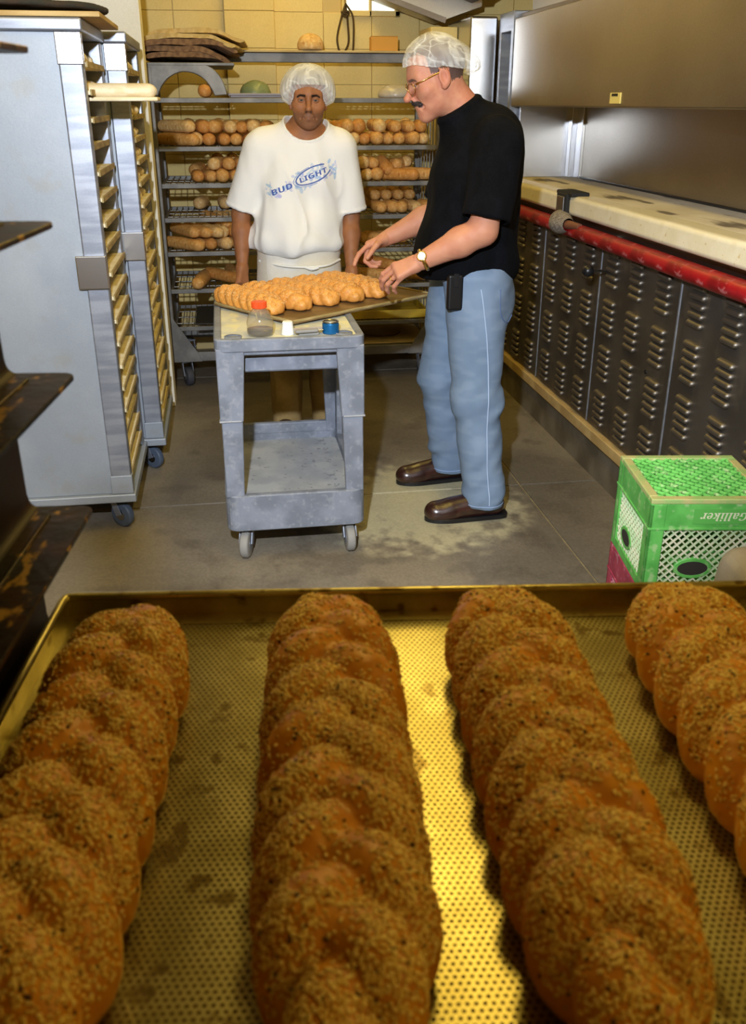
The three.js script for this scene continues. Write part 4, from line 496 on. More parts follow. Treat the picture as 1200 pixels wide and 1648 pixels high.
// a head in its own frame: origin between the eyes' height and the ears, +z the face, +y up
function headField(o) {
  const w = o.w ?? 1, add = [
    ell([0, 0.038, -0.018], [0.076 * w, 0.083, 0.1]), ell([0, -0.03, 0.016], [0.067 * w, 0.085, 0.074]), ell([0, -0.07 - (o.chin ?? 0) * 0.6, 0.03], [0.054 * w, 0.046, 0.054 + (o.chin ?? 0)]), ell([0, -0.1 - (o.chin ?? 0), 0.06 + (o.chin ?? 0)], [0.027, 0.02, 0.023]),
    ell([0.045 * w, -0.026, 0.056], [0.026, 0.022, 0.024]), ell([-0.045 * w, -0.026, 0.056], [0.026, 0.022, 0.024]), cone([-0.046, 0.02, 0.068], [-0.012, 0.018, 0.083], 0.011, 0.012), cone([0.046, 0.02, 0.068], [0.012, 0.018, 0.083], 0.011, 0.012), ell([0, 0.05, 0.055], [0.05, 0.035, 0.03])];
  const base = blend(add, 0.03); const nk = cone([0, -0.05, -0.03], o.neck, 0.056 * w, o.neckR ?? 0.062);
  const nl = o.nose ?? 1, nose = blend([cone([0, 0.008, 0.083], [0, -0.034, 0.102 + 0.009 * nl], 0.0095, 0.0112), ell([0, -0.037, 0.105 + 0.009 * nl], [0.0115, 0.0095, 0.0115]), ell([0.0135, -0.043, 0.096], [0.009, 0.0085, 0.011]), ell([-0.0135, -0.043, 0.096], [0.009, 0.0085, 0.011])], 0.01);
  const sock = [ell([0.031, -0.002, 0.098], [0.021, 0.014, 0.02]), ell([-0.031, -0.002, 0.098], [0.021, 0.014, 0.02])], lid = [ell([0.031, -0.002, 0.0755], [0.0145, 0.0135, 0.0135]), ell([-0.031, -0.002, 0.0755], [0.0145, 0.0135, 0.0135])], op = o.open ?? 0.0048, slit = [ell([0.031, -0.003, 0.09], [0.0125, op, 0.016]), ell([-0.031, -0.003, 0.09], [0.0125, op, 0.016])];
  const lips = [cone([-0.024, -0.0705, 0.08], [0, -0.067, 0.0905], 0.0046, 0.0058), cone([0.024, -0.0705, 0.08], [0, -0.066, 0.0905], 0.005, 0.0062), cone([-0.017, -0.0775, 0.081], [0, -0.079, 0.089], 0.0055, 0.0068), cone([0.017, -0.0775, 0.081], [0, -0.079, 0.089], 0.0055, 0.0068)];
  const mouth = cone([-0.022, -0.0725, 0.09], [0.022, -0.0725, 0.09], 0.0022, 0.0022), philt = blend([ell([0, -0.062, 0.072], [0.03, 0.022, 0.022])], 0.01);
  const ears = [1, -1].map((s) => { const e = ell([s * 0.079 * w, -0.006, -0.012], [0.0095, 0.033, 0.021]), inn = ell([s * (0.079 * w + 0.009), -0.004, -0.008], [0.007, 0.02, 0.011]), lob = ell([s * 0.076 * w, -0.034, -0.004], [0.008, 0.011, 0.01]); return (x, y, z) => smax(smin(e(x, y, z), lob(x, y, z), 0.008), -inn(x, y, z), 0.006); });
  const mst = o.mustache ? blend([cone([0, -0.056, 0.1], [-0.024, -0.066, 0.084], 0.0075, 0.005), cone([0, -0.056, 0.1], [0.024, -0.066, 0.084], 0.0075, 0.005)], 0.006) : null;
  const creases = [1, -1].map((s) => cone([s * 0.02, -0.04, 0.1], [s * 0.034, -0.075, 0.08], 0.003, 0.003));
  const fn = (x, y, z) => {
    let d = smin(base(x, y, z), nk(x, y, z), 0.03); d = smin(d, philt(x, y, z), 0.02); for (const s of sock) d = smax(d, -s(x, y, z), 0.016); d = smin(d, nose(x, y, z), 0.012); for (const l of lid) d = smin(d, l(x, y, z), 0.006); for (const l of lips) d = smin(d, l(x, y, z), 0.006); d = smax(d, -mouth(x, y, z), 0.003); for (const s of creases) d = smax(d, -s(x, y, z) + (o.crease ?? 0.002), 0.008); for (const s of slit) d = smax(d, -s(x, y, z), 0.0025); for (const e of ears) d = smin(d, e(x, y, z), 0.008); if (mst) d = smin(d, mst(x, y, z) - 0.0016 * vnoise(x * 700, y * 250, z * 300), 0.004); return d;
  };
  fn.mst = mst; fn.lips = blend(lips, 0.004); return fn;
}
function eyeballs(iris, look = [0, 0]) { // merged into the body mesh, coloured by vertex
  return [1, -1].map((s) => { const g = new THREE.SphereGeometry(0.0122, 24, 18); const p = g.attributes.position, col = new Float32Array(p.count * 3), dir = V(look[0], look[1], 1).normalize(); for (let i = 0; i < p.count; i++) { const a = V(p.getX(i), p.getY(i), p.getZ(i)).normalize().angleTo(dir); const c = a < 0.24 ? COL('#0a0806') : a < 0.54 ? COL(iris) : COL('#8d8074'); col.set(c, i * 3); } g.setAttribute('color', new THREE.BufferAttribute(col, 3)); return g.translate(s * 0.031, -0.002, 0.0755); });
}
// a hand: wrist at the origin, +y along the fingers, +z the back of the hand, +x the thumb's side (s = -1 mirrors)
function handField(curl, spread, thumb, s, fl = 1) {
  const prims = [cone([0.0, -0.05, 0], [0, 0.004, 0], 0.027, 0.024)];
  const palm = (x, y, z) => { const w = mix(0.026, 0.04, clamp(y / 0.09)), qx = Math.max(Math.abs(x) - w + 0.013, 0), qy = Math.max(Math.abs(y - 0.046) - 0.046 + 0.013, 0), qz = Math.max(Math.abs(z) - 0.0145 + 0.011, 0); return Math.hypot(qx, qy, qz) - 0.013; };
  const fb = [[0.030, 0.09, 0], [0.0105, 0.094, 0.002], [-0.010, 0.091, 0.001], [-0.029, 0.083, -0.001]], fl_ = [[0.045, 0.026, 0.021], [0.05, 0.03, 0.022], [0.046, 0.028, 0.021], [0.036, 0.021, 0.019]], fr = [0.0098, 0.01, 0.0095, 0.0084]; const fingers = [];
  fb.forEach((b, i) => { let p = [b[0], b[1] - 0.012, b[2]], a = 0; const sp = spread[i], seg = []; curl[i].forEach((c, j) => { a += c; const L = fl_[i][j] * fl + (j === 0 ? 0.012 : 0), q = [p[0] + Math.sin(sp) * L * Math.cos(a), p[1] + Math.cos(sp) * Math.cos(a) * L, p[2] - Math.sin(a) * L]; seg.push(cone(p, q, fr[i] * (1 - 0.06 * j), fr[i] * (0.95 - 0.09 * j))); p = q; }); fingers.push(blend(seg, 0.004)); });
  { let p = [0.022, 0.022, -0.006]; const seg = []; thumb.forEach(([dx, dy, dz, L], j) => { const l = Math.hypot(dx, dy, dz), q = [p[0] + dx / l * L, p[1] + dy / l * L, p[2] + dz / l * L]; seg.push(cone(p, q, 0.0135 - j * 0.0018, 0.0118 - j * 0.0018)); p = q; }); fingers.push(blend(seg, 0.004)); }
  const thenar = ell([0.022, 0.034, -0.008], [0.017, 0.03, 0.013]);
  return (x, y, z) => { x *= s; let d = smin(palm(x, y, z), prims[0](x, y, z), 0.03); d = smin(d, thenar(x, y, z), 0.016); let f = 1; for (const g of fingers) { const v = g(x, y, z); f = Math.min(f, v); } return smin(d, f, 0.007); };
}
function frame(origin, fwd, back) { const f = V(...fwd).normalize(), b = V(...back); b.addScaledVector(f, -b.dot(f)).normalize(); const t = f.clone().cross(b); return new THREE.Matrix4().makeBasis(t, f, b).setPosition(...origin); } // x = f x b
function bodyMesh(list) { return mergeGeometries(list.map((g) => { const q = g.clone(); for (const k of Object.keys(q.attributes)) if (!['position', 'normal', 'color'].includes(k)) q.deleteAttribute(k); return q; })); }
// a thin bouffant net as a wrinkled shell in the head's frame
function netGeo(o) {
  const NU = 140, NV = 56, P = [], U = [], I = [], [cx, cy, cz] = o.c, [rx, ry, rz] = o.r;
  for (let j = 0; j <= NV; j++) for (let i = 0; i <= NU; i++) {
    const ph = i / NU * Math.PI * 2, s = j / NV, sn = Math.sin(ph), cs = Math.cos(ph), th = Math.min(s / 0.82, 1) * mix(o.th, o.thF, sstep(0.1, 0.9, cs)); const kk = 1 + o.puff * Math.max(0, -cs) * Math.sin(th);
    let x = cx + rx * Math.sin(th) * sn, y = cy + ry * Math.cos(th) - o.droop * Math.max(0, -cs) * Math.sin(th) * Math.sin(th), z = cz + rz * Math.sin(th) * cs * kk;
    const w = 0.005 * (fbm(x * 26 + o.seed, y * 26, z * 26, 3) - 0.5) + 0.003 * Math.sin(ph * 34 + 5 * vnoise(ph * 3, o.seed)) * sstep(0.5, 0.85, s) + 0.008 * (Math.abs(fbm(x * 12 + 5, y * 18, z * 12 + o.seed, 2) - 0.5)); const L = Math.hypot(x - cx, y - cy, z - cz); x += (x - cx) / L * w; y += (y - cy) / L * w; z += (z - cz) / L * w;
    if (s > 0.82) { const t = sstep(0.82, 1, s), k = (cs + 1) / 2, k2 = 1 - Math.abs(cs); const rimY = mix(o.rim[2], o.rim[0], k) * (1 - k2) + o.rim[1] * k2; const ru = o.head[0] + 0.002 * Math.sin(ph * 40), rv = o.head[1] + 0.002 * Math.sin(ph * 40); x = mix(x, ru * sn, t); z = mix(z, o.headZ + rv * cs, t); y = mix(y, rimY, t); }
    P.push(x, y, z); U.push(i / NU * 3, s * 1.2);
  }
  for (let j = 0; j < NV; j++) for (let i = 0; i < NU; i++) { const a = j * (NU + 1) + i, b = a + NU + 1; I.push(a, b, a + 1, a + 1, b, b + 1); }
  const g = new THREE.BufferGeometry(); g.setAttribute('position', new THREE.Float32BufferAttribute(P, 3)); g.setAttribute('uv', new THREE.Float32BufferAttribute(U, 2)); g.setIndex(I); g.computeVertexNormals(); return g;
}
const netAlpha = tex(512, 0, (u, v) => { const w = tn(u, v, 3, 3, 2) * 0.6, r = 1 - Math.abs(tn(u + w, v, 5, 3, 2) - 0.5) * 16, q = 1 - Math.abs(tn(u, v + w, 4, 7, 2) - 0.48) * 20; return 66 + (tn(u, v, 7, 4, 2) - 0.5) * 60 + clamp(r) * 60 + clamp(q) * 50; }, false);
const netM = std({ color: '#f4f5f2', roughness: 0.75, transparent: true, alphaMap: netAlpha, side: THREE.DoubleSide });
const netDense = netM.clone(); netDense.alphaMap = tex(256, 0, (u, v) => { const w = tn(u, v, 3, 3, 2) * 0.6, r = 1 - Math.abs(tn(u + w, v, 5, 3, 2) - 0.5) * 16; return 122 + (tn(u, v, 9, 4, 2) - 0.5) * 70 + clamp(r) * 60; }, false);
const skinM = std({ color: '#ffffff', vertexColors: true, roughness: 0.6 });
function shoe(parent, pos, ry, upperM, L = 0.3) {
  const g = new THREE.Group(); g.name = 'shoe'; g.position.set(...pos); g.rotation.y = ry; parent.add(g); const k = L / 0.3;
  const up = blend([cone([0, 0.05, -0.075 * k], [0, 0.04, 0.16 * k], 0.042, 0.04), cone([0, 0.085, -0.06 * k], [0, 0.05, 0.09 * k], 0.04, 0.04), ell([0, 0.035, 0.13 * k], [0.048, 0.034, 0.065 * k])], 0.03), hole = cone([0, 0.1, -0.055 * k], [0, 0.2, -0.055 * k], 0.034, 0.045);
  part('upper', [nets((x, y, z) => smax(smax(up(x, y, z), -y + 0.014, 0.004), -hole(x, y, z), 0.006), [-0.065, 0, -0.14 * k], [0.065, 0.14, 0.22 * k], 0.005)], upperM, g);
  const s = new THREE.Shape(); s.absellipse(0, 0.1 * k, 0.05, 0.1 * k, 0, Math.PI); s.lineTo(-0.04, -0.09 * k); s.quadraticCurveTo(-0.04, -0.125 * k, 0, -0.125 * k); s.quadraticCurveTo(0.04, -0.125 * k, 0.04, -0.09 * k); s.lineTo(0.05, 0.1 * k); part('sole', [extr(s, 0.014, 0.002).rotateX(Math.PI / 2).scale(1, 1, 1).translate(0, 0.0175, 0)], M.black, g);
  part('stitched_apron', [tube([[0.03, 0.068, 0.05 * k], [0.034, 0.06, 0.11 * k], [0.018, 0.056, 0.168 * k], [-0.018, 0.056, 0.168 * k], [-0.034, 0.06, 0.11 * k], [-0.03, 0.068, 0.05 * k]], 0.003, 40, 6)], upperM, g); return g;
}
// -------- the man in white
{
  const t = thing('person', 'man in white T-shirt, white apron and hairnet standing behind the cart', 'person', [0.36, 0, -4.45], -0.05); const hd = V(0.038, 1.562, 0.03), HM = new THREE.Matrix4().makeRotationFromEuler(new THREE.Euler(0.02, -0.02, -0.02)).setPosition(hd);
  const skin = COL('#a36a42'), dk = COL('#83512f'), lip = COL('#7d4a3a'), stub = COL('#5a4536'), hair = COL('#57504a'), brow = COL('#1c130d');
  const hf = headField({ w: 0.99, neck: [-0.012, -0.17, -0.045], neckR: 0.066, open: 0.0031, nose: 1.1 });
  const hc = (C, x, y, z, nx_, nn_) => { const n = fbm(x * 60, y * 60, z * 60, 3) - 0.5; let c = lerp3(skin, dk, clamp(0.25 + n * 1.2)); const ax = Math.abs(x); if (y < -0.045 && y > -0.13 && z > 0.0) c = lerp3(c, stub, sstep(-0.045, -0.06, y) * 0.48 * sstep(0.0, 0.03, z) * (0.7 + 0.3 * vnoise(x * 900, y * 900, z * 900))); { const l = hf.lips(x, y, z); c = lerp3(c, lip, sstep(0.0022, 0.0008, l) * 0.85); if (y < -0.0435 && y > -0.056 && ax > 0.005 && ax < 0.016 && z > 0.092 && nn_ < -0.55) c = lerp3(c, COL('#2a170e'), 0.75); } { const by = 0.017 + (ax > 0.036 ? -(ax - 0.036) * 0.55 : (ax - 0.036) * 0.1), k = (1 - clamp(Math.abs(y - by) / 0.0062)) * sstep(0.009, 0.017, ax) * sstep(0.054, 0.046, ax); if (z > 0.05) c = lerp3(c, brow, sstep(0.05, 0.5, k * (0.7 + 0.6 * vnoise(x * 700, y * 400, z * 300)))); } if (Math.hypot(ax - 0.031, (y + 0.002) * 1.6) < 0.018 && z > 0.06) c = lerp3(c, dk, 0.55); if (y > 0.06 || (z < -0.02 && y > -0.05 && ax < 0.077)) c = lerp3(c, hair, 0.85); setC(C, c); };  // eye socket shade and nostril darkness are painted into the skin colour
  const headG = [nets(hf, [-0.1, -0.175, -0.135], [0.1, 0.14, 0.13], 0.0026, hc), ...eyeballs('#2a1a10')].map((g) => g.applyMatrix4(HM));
  const aR = [[-0.19, 1.35, -0.01], [-0.285, 1.075, -0.03], [-0.292, 0.85, 0.05]], aL = [[0.185, 1.35, -0.01], [0.225, 1.06, -0.03], [0.222, 0.83, 0.05]];
  const arm = (a) => blend([cone(a[0], a[1], 0.054, 0.043), cone(a[1], [mix(a[1][0], a[2][0], 0.35), mix(a[1][1], a[2][1], 0.35), mix(a[1][2], a[2][2], 0.35)], 0.043, 0.044), cone([mix(a[1][0], a[2][0], 0.35), mix(a[1][1], a[2][1], 0.35), mix(a[1][2], a[2][2], 0.35)], a[2], 0.044, 0.027)], 0.02);
  const torso = blend([ell([0, 1.22, 0], [0.165, 0.19, 0.1]), cone([-0.16, 1.36, -0.01], [0.16, 1.36, -0.01], 0.06, 0.06), ell([-0.01, 1.0, 0], [0.155, 0.15, 0.1]), cone([0.025, 1.46, -0.012], [0.015, 1.36, -0.01], 0.062, 0.075), cone([0.02, 1.425, -0.015], [-0.13, 1.37, -0.01], 0.054, 0.056), cone([0.02, 1.425, -0.015], [0.14, 1.365, -0.01], 0.054, 0.056), cone([-0.09, 0.9, 0], [-0.09, 0.46, 0.01], 0.09, 0.058), cone([0.07, 0.9, 0], [0.08, 0.46, 0.01], 0.09, 0.058), cone([-0.09, 0.46, 0.01], [-0.1, 0.08, -0.01], 0.056, 0.042), cone([0.08, 0.46, 0.01], [0.09, 0.08, -0.01], 0.056, 0.042)], 0.05);
  const aRf = arm(aR), aLf = arm(aL), bf = (x, y, z) => smin(torso(x, y, z), Math.min(aRf(x, y, z), aLf(x, y, z)), 0.03);
  const bc = (C, x, y, z) => setC(C, lerp3(skin, dk, clamp(0.3 + (fbm(x * 40, y * 40, z * 40, 3) - 0.5) * 1.4)));
  const bodyG = nets((x, y, z) => smax(bf(x, y, z), y - 1.5, 0.002), [-0.4, 0.05, -0.17], [0.36, 1.52, 0.17], 0.011, bc);
  const hand = (a, s) => { const f = V(...a[2]).sub(V(...a[1])).normalize(); const m = frame(a[2], [f.x, f.y, f.z + 0.1], [s * -0.75, 0.1, 0.55]); if (s < 0) { } return nets(handField([[0.25, 0.4, 0.25], [0.35, 0.45, 0.3], [0.4, 0.5, 0.3], [0.45, 0.5, 0.3]], [0.05, 0.01, -0.03, -0.08], [[0.6, 0.75, -0.35, 0.046], [0.25, 0.95, -0.3, 0.034], [0.1, 0.95, -0.35, 0.028]], s), [-0.08, -0.03, -0.11], [0.08, 0.21, 0.05], 0.0032, bc).applyMatrix4(m); };
  // frame() gives x = forward x back: for arms hanging with the back of the hand outward the thumbs point to the front
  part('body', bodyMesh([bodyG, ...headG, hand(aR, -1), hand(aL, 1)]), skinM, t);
  // T-shirt
  const sl = [[aR, -1], [aL, 1]].map(([a, s]) => { const e = V(...a[1]).sub(V(...a[0])), n = e.clone().normalize(), end = V(...a[0]).addScaledVector(e, 0.93), c = cone([a[0][0] * 0.98, a[0][1], a[0][2]], [end.x + n.x * 0.05, end.y + n.y * 0.05, end.z], 0.078, 0.08); return { c, n, end, hollow: cone([end.x - n.x * 0.02, end.y - n.y * 0.02, end.z], [end.x + n.x * 0.1, end.y + n.y * 0.1, end.z], 0.066, 0.075) }; });
  const tor = blend([ell([0.0, 1.22, 0.0], [0.196, 0.21, 0.128]), cone([-0.16, 1.365, -0.01], [0.16, 1.36, -0.01], 0.072, 0.072), ell([-0.022, 1.02, 0.012], [0.206, 0.15, 0.142]), ell([-0.024, 0.945, 0.012], [0.215, 0.06, 0.152]), cone([0.022, 1.47, -0.012], [0.015, 1.36, -0.01], 0.07, 0.085), cone([0.02, 1.43, -0.015], [-0.15, 1.37, -0.01], 0.062, 0.066), cone([0.02, 1.43, -0.015], [0.15, 1.37, -0.01], 0.062, 0.066)], 0.06);
  const neckCut = ell([0.027, 1.485, 0.035], [0.098, 0.098, 0.125]);
  const shf = (x, y, z) => {
    let d = tor(x, y, z); for (const s of sl) { const pl = (x - s.end.x) * s.n.x + (y - s.end.y) * s.n.y + (z - s.end.z) * s.n.z; let q = smax(s.c(x, y, z), pl, 0.006); const rim = Math.hypot(pl + 0.012, s.c(x, y, z)) - 0.0045; q = Math.min(q, Math.abs(pl + 0.012) < 0.02 ? rim : q); q = smax(q, -s.hollow(x, y, z), 0.004); d = smin(d, q, 0.035); }
    const fw = 1 - sstep(0.16, 0.23, Math.abs(x + 0.005)) * sstep(1.0, 1.06, y), fold = fw * (vnoise(x * 15 + z * 6, y * 2.6 + x * 3, z * 9) - 0.5) * 0.042 * sstep(1.36, 1.15, y) + (vnoise(x * 26 + y * 6, y * 7, z * 20 + 4) - 0.5) * 0.006 + fw * (vnoise(x * 14 - y * 10, y * 10 + x * 12, z * 8) - 0.5) * 0.012 * sstep(1.1, 0.98, y) - 0.011 * fw * Math.pow(1 - Math.abs(2 * vnoise(x * 13 + y * 5 + 7, y * 3.5 - x * 3, z * 7 + 2) - 1), 4) * sstep(1.38, 1.2, y); d += fold;
    const hem = 0.905 + 0.012 * Math.sin(x * 17) - 0.02 * x; d = smax(d, hem - y, 0.012); const nc = neckCut(x, y, z), rimN = Math.hypot(nc - 0.006, d) - 0.0055; d = smax(d, -nc, 0.004); if (y > 1.3) d = Math.min(d, rimN); return smax(d, -(y > 1.46 ? 1 : -1) * 0 + y - 1.53, 0.01);
  };
  const shirtG = nets(shf, [-0.42, 0.86, -0.2], [0.37, 1.55, 0.2], 0.0072);
  { const p = shirtG.attributes.position, n = shirtG.attributes.normal, uv = new Float32Array(p.count * 2); for (let i = 0; i < p.count; i++) { const u = (p.getX(i) + 0.42) / 0.79, v = (p.getY(i) - 0.86) / 0.7; uv[i * 2] = u; uv[i * 2 + 1] = n.getZ(i) < -0.05 ? 2 - v : v; } shirtG.setAttribute('uv', new THREE.BufferAttribute(uv, 2)); }
  const cv = document.createElement('canvas'); cv.width = cv.height = 1024; const c = cv.getContext('2d'); c.fillStyle = '#f0efec'; c.fillRect(0, 0, 1024, 1024);
  { const r = rng(77); c.save(); const X = (x) => (x + 0.42) / 0.79 * 1024, Y = (y) => 1024 - (y - 0.86) / 0.7 * 1024; c.translate(X(0.0), Y(1.232)); c.rotate(-0.40); c.scale(1.16, 1.25);
    for (let i = 0; i < 90; i++) { c.fillStyle = `rgba(${120 + r() * 40 | 0},${150 + r() * 40 | 0},${215 + r() * 25 | 0},${0.2 + r() * 0.3})`; const x = -190 + r() * 385, y = (r() - 0.5) * 92; c.beginPath(); c.ellipse(x, y, 4 + r() * 14, 3 + r() * 7, r() * 3, 0, 7); c.fill(); }
    c.strokeStyle = '#4a66b0'; c.lineWidth = 6; c.beginPath(); c.ellipse(62, -4, 96, 36, -0.05, Math.PI * 0.12, Math.PI * 1.78); c.stroke(); c.strokeStyle = 'rgba(90,120,190,0.7)'; c.lineWidth = 3; c.beginPath(); c.ellipse(60, -3, 108, 43, -0.05, Math.PI * 0.5, Math.PI * 1.5); c.stroke();
    c.fillStyle = '#4560b2'; c.textBaseline = 'middle'; c.textAlign = 'left'; c.transform(1.32, 0, -0.18, 0.84, 0, 0); c.font = 'bold 44px sans-serif'; c.fillText('BUD', -132, 4); c.font = 'bold 40px sans-serif'; c.fillText('LIGHT', -14, -2); c.restore(); }
  const sm = new THREE.CanvasTexture(cv); sm.colorSpace = THREE.SRGBColorSpace; sm.wrapS = sm.wrapT = THREE.ClampToEdgeWrapping;
  part('t_shirt', shirtG, std({ map: sm, roughness: 0.85 }), t, 'loose white T-shirt with slanted blue print on the chest');
  // apron and trousers
  const af = (x, y, z) => { const k = clamp((0.97 - y) / 0.55), d = (Math.hypot((x + 0.022) / (0.19 + 0.03 * k), (z - 0.01) / (0.135 + 0.02 * k)) - 1) * 0.14 + (vnoise(x * 16, y * 3, z * 14) - 0.5) * 0.012 * (0.5 + k) + (vnoise(x * 8, y * 40, z * 8) - 0.5) * 0.014 * sstep(0.84, 0.92, y); const hol = (Math.hypot((x + 0.022) / (0.17 + 0.03 * k), (z - 0.01) / (0.115 + 0.02 * k)) - 1) * 0.12; return smax(smax(smax(d, -(hol), 0.002), y - 0.93, 0.01), 0.40 - y, 0.004); };
  const ap = part('apron', boxUV(nets(af, [-0.28, 0.38, -0.2], [0.25, 0.96, 0.22], 0.008)), std({ map: blotch('#ece8df', '#e0d9c8', 0.5, 4, 128), roughness: 0.9 }), t); part('apron_string', [tube([[-0.21, 0.872, 0.05], [-0.1, 0.862, 0.145], [0.02, 0.858, 0.166], [0.1, 0.862, 0.15], [0.165, 0.875, 0.07]], 0.006, 40, 7), tube([[0.0, 0.858, 0.168], [0.03, 0.85, 0.172], [0.06, 0.856, 0.168]], 0.008, 14, 7)], M.white, ap);
  const tf = blend([cone([-0.1, 0.86, 0], [-0.105, 0.46, 0.01], 0.1, 0.08), cone([0.07, 0.86, 0], [0.085, 0.46, 0.01], 0.1, 0.08), cone([-0.105, 0.46, 0.01], [-0.11, 0.05, -0.01], 0.08, 0.074), cone([0.085, 0.46, 0.01], [0.095, 0.05, -0.01], 0.08, 0.074)], 0.02);
  part('trousers', boxUV(nets((x, y, z) => smax(smax(tf(x, y, z) + (vnoise(x * 14, y * 12, z * 14) - 0.5) * 0.014, 0.045 - y, 0.004), y - 0.9, 0.01), [-0.23, 0.03, -0.14], [0.22, 0.94, 0.14], 0.009)), std({ map: blotch('#b59c6c', '#9c8252', 0.4, 5, 128), roughness: 0.9 }), t);
  const shM = std({ color: '#33241a', roughness: 0.5 }); shoe(t, [-0.11, 0, 0.0], -0.12, shM); shoe(t, [0.1, 0, 0.0], 0.12, shM);
  const nt = part('hairnet', netGeo({ c: [0, 0.036, -0.008], r: [0.122, 0.108, 0.118], th: 2.0, thF: 1.35, puff: 0.1, droop: 0.0, seed: 3, rim: [0.05, -0.03, -0.06], head: [0.079, 0.098], headZ: -0.008 }).applyMatrix4(HM), netDense, t, 'puffy white elastic hairnet');
}
// -------- the man in black, facing left
{
  const t = thing('person', 'man in black T-shirt and blue jeans with hairnet, mustache and glasses', 'person', [0.92, 0, -3.48], -Math.PI / 2);
  const HM = new THREE.Matrix4().makeRotationFromEuler(new THREE.Euler(0.33, 0.0, 0.0)).setPosition(0.0, 1.632, 0.155);
  const skin = COL('#c68a6c'), rd = COL('#b66e57'), lip = COL('#98564c'), hair = COL('#2c2c30'), mus = COL('#2a2220');
  const inv = HM.clone().invert(), nkb = V(0, 1.46, 0.0).applyMatrix4(inv); const hf = headField({ w: 1.03, neck: nkb.toArray(), neckR: 0.072, nose: 1.7, open: 0.003, mustache: true, chin: 0.012, crease: 0.006 });
  const hc = (C, x, y, z) => { const n = fbm(x * 50, y * 50, z * 50, 3) - 0.5, ax = Math.abs(x); let c = lerp3(skin, rd, clamp(0.25 + n * 1.5)); if (z > 0.085 && y < 0 && ax < 0.025 && y > -0.055) c = lerp3(c, rd, 0.55); if (ax > 0.07 && z < 0.02 && z > -0.04) c = lerp3(c, rd, 0.5); c = lerp3(c, lip, sstep(0.0022, 0.0008, hf.lips(x, y, z)) * 0.85); c = lerp3(c, mus, sstep(0.0045, 0.0022, hf.mst(x, y, z) - 0.0016 * vnoise(x * 700, y * 250, z * 300))); { const by = 0.018 + (ax > 0.036 ? -(ax - 0.036) * 0.4 : (ax - 0.036) * 0.08), k = (1 - clamp(Math.abs(y - by) / 0.0065)) * sstep(0.009, 0.016, ax) * sstep(0.056, 0.046, ax); if (z > 0.05) c = lerp3(c, COL('#4a423e'), 0.85 * sstep(0.05, 0.5, k * (0.7 + 0.6 * vnoise(x * 700, y * 400, z * 300)))); } const side = ax > 0.045 && z < 0.03 && z > 0.0 && y > 0.0; { const nn = 0.012 * (vnoise(x * 260, y * 120, z * 260) - 0.5); if (y + nn > 0.088 - sstep(0.05, -0.02, z) * 0.07 || (z < -0.035 && y + nn > -0.028) || (side && y + nn > 0.014)) c = lerp3(c, hair, 0.85); } setC(C, c); };
  const headG = [nets(hf, [-0.1, -0.17, -0.135], [0.1, 0.14, 0.14], 0.0026, hc), ...eyeballs('#3a2a1c', [0, -0.5])].map((g) => g.applyMatrix4(HM));
  const aL = [[0.195, 1.42, -0.03], [0.265, 1.14, 0.03], [0.225, 1.03, 0.252]], aR = [[-0.195, 1.42, -0.02], [-0.245, 1.155, 0.06], [-0.215, 1.058, 0.29]];
  const arm = (a) => { const m = [0, 1, 2].map((i) => mix(a[1][i], a[2][i], 0.35)); return blend([cone(a[0], a[1], 0.062, 0.05), cone(a[1], m, 0.05, 0.051), cone(m, a[2], 0.051, 0.031)], 0.02); };
  const torso = blend([ell([0, 1.25, -0.005], [0.175, 0.2, 0.125]), cone([-0.16, 1.43, -0.03], [0.16, 1.43, -0.03], 0.065, 0.065), ell([0, 1.05, 0.02], [0.14, 0.15, 0.11]), cone([0, 1.47, 0.02], [0, 1.4, -0.02], 0.06, 0.08), cone([-0.09, 0.9, 0], [-0.15, 0.5, 0.06], 0.08, 0.06), cone([0.09, 0.9, 0], [0.15, 0.5, -0.01], 0.08, 0.06), cone([-0.15, 0.5, 0.06], [-0.22, 0.09, -0.005], 0.055, 0.042), cone([0.15, 0.5, -0.01], [0.185, 0.09, -0.045], 0.055, 0.042)], 0.05);
  const A1 = arm(aL), A2 = arm(aR), bf = (x, y, z) => smin(torso(x, y, z), Math.min(A1(x, y, z), A2(x, y, z)), 0.03);
  const bc = (C, x, y, z) => setC(C, lerp3(skin, rd, clamp(0.2 + (fbm(x * 40, y * 40, z * 40, 3) - 0.5) * 1.3)));
  const bodyG = nets((x, y, z) => smax(bf(x, y, z), y - 1.545, 0.002), [-0.36, 0.05, -0.19], [0.36, 1.56, 0.36], 0.011, bc);
  const hL = nets(handField([[0.5, 0.55, 0.3], [0.55, 0.6, 0.35], [0.6, 0.65, 0.4], [0.65, 0.7, 0.4]], [0.08, 0.02, -0.05, -0.1], [[0.5, 0.75, -0.5, 0.046], [0.15, 0.8, -0.6, 0.034], [0.0, 0.75, -0.65, 0.03]], 1), [-0.075, -0.03, -0.14], [0.085, 0.2, 0.045], 0.003, bc).applyMatrix4(frame(aL[2], [-0.06, -0.34, 0.86], [0.62, 0.66, 0.3]));
  const hR = nets(handField([[0.35, 0.3, 0.15], [0.95, 1.0, 0.6], [1.05, 1.1, 0.7], [1.1, 1.1, 0.7]], [0.06, 0.01, -0.03, -0.08], [[0.55, 0.75, -0.4, 0.046], [0.2, 0.85, -0.5, 0.036], [0.1, 0.85, -0.5, 0.03]], -1), [-0.085, -0.03, -0.14], [0.085, 0.21, 0.045], 0.003, bc).applyMatrix4(frame(aR[2], [0.05, -0.4, 0.9], [-0.5, 0.75, 0.4]));
  part('body', bodyMesh([bodyG, ...headG, hL, hR]), skinM, t);
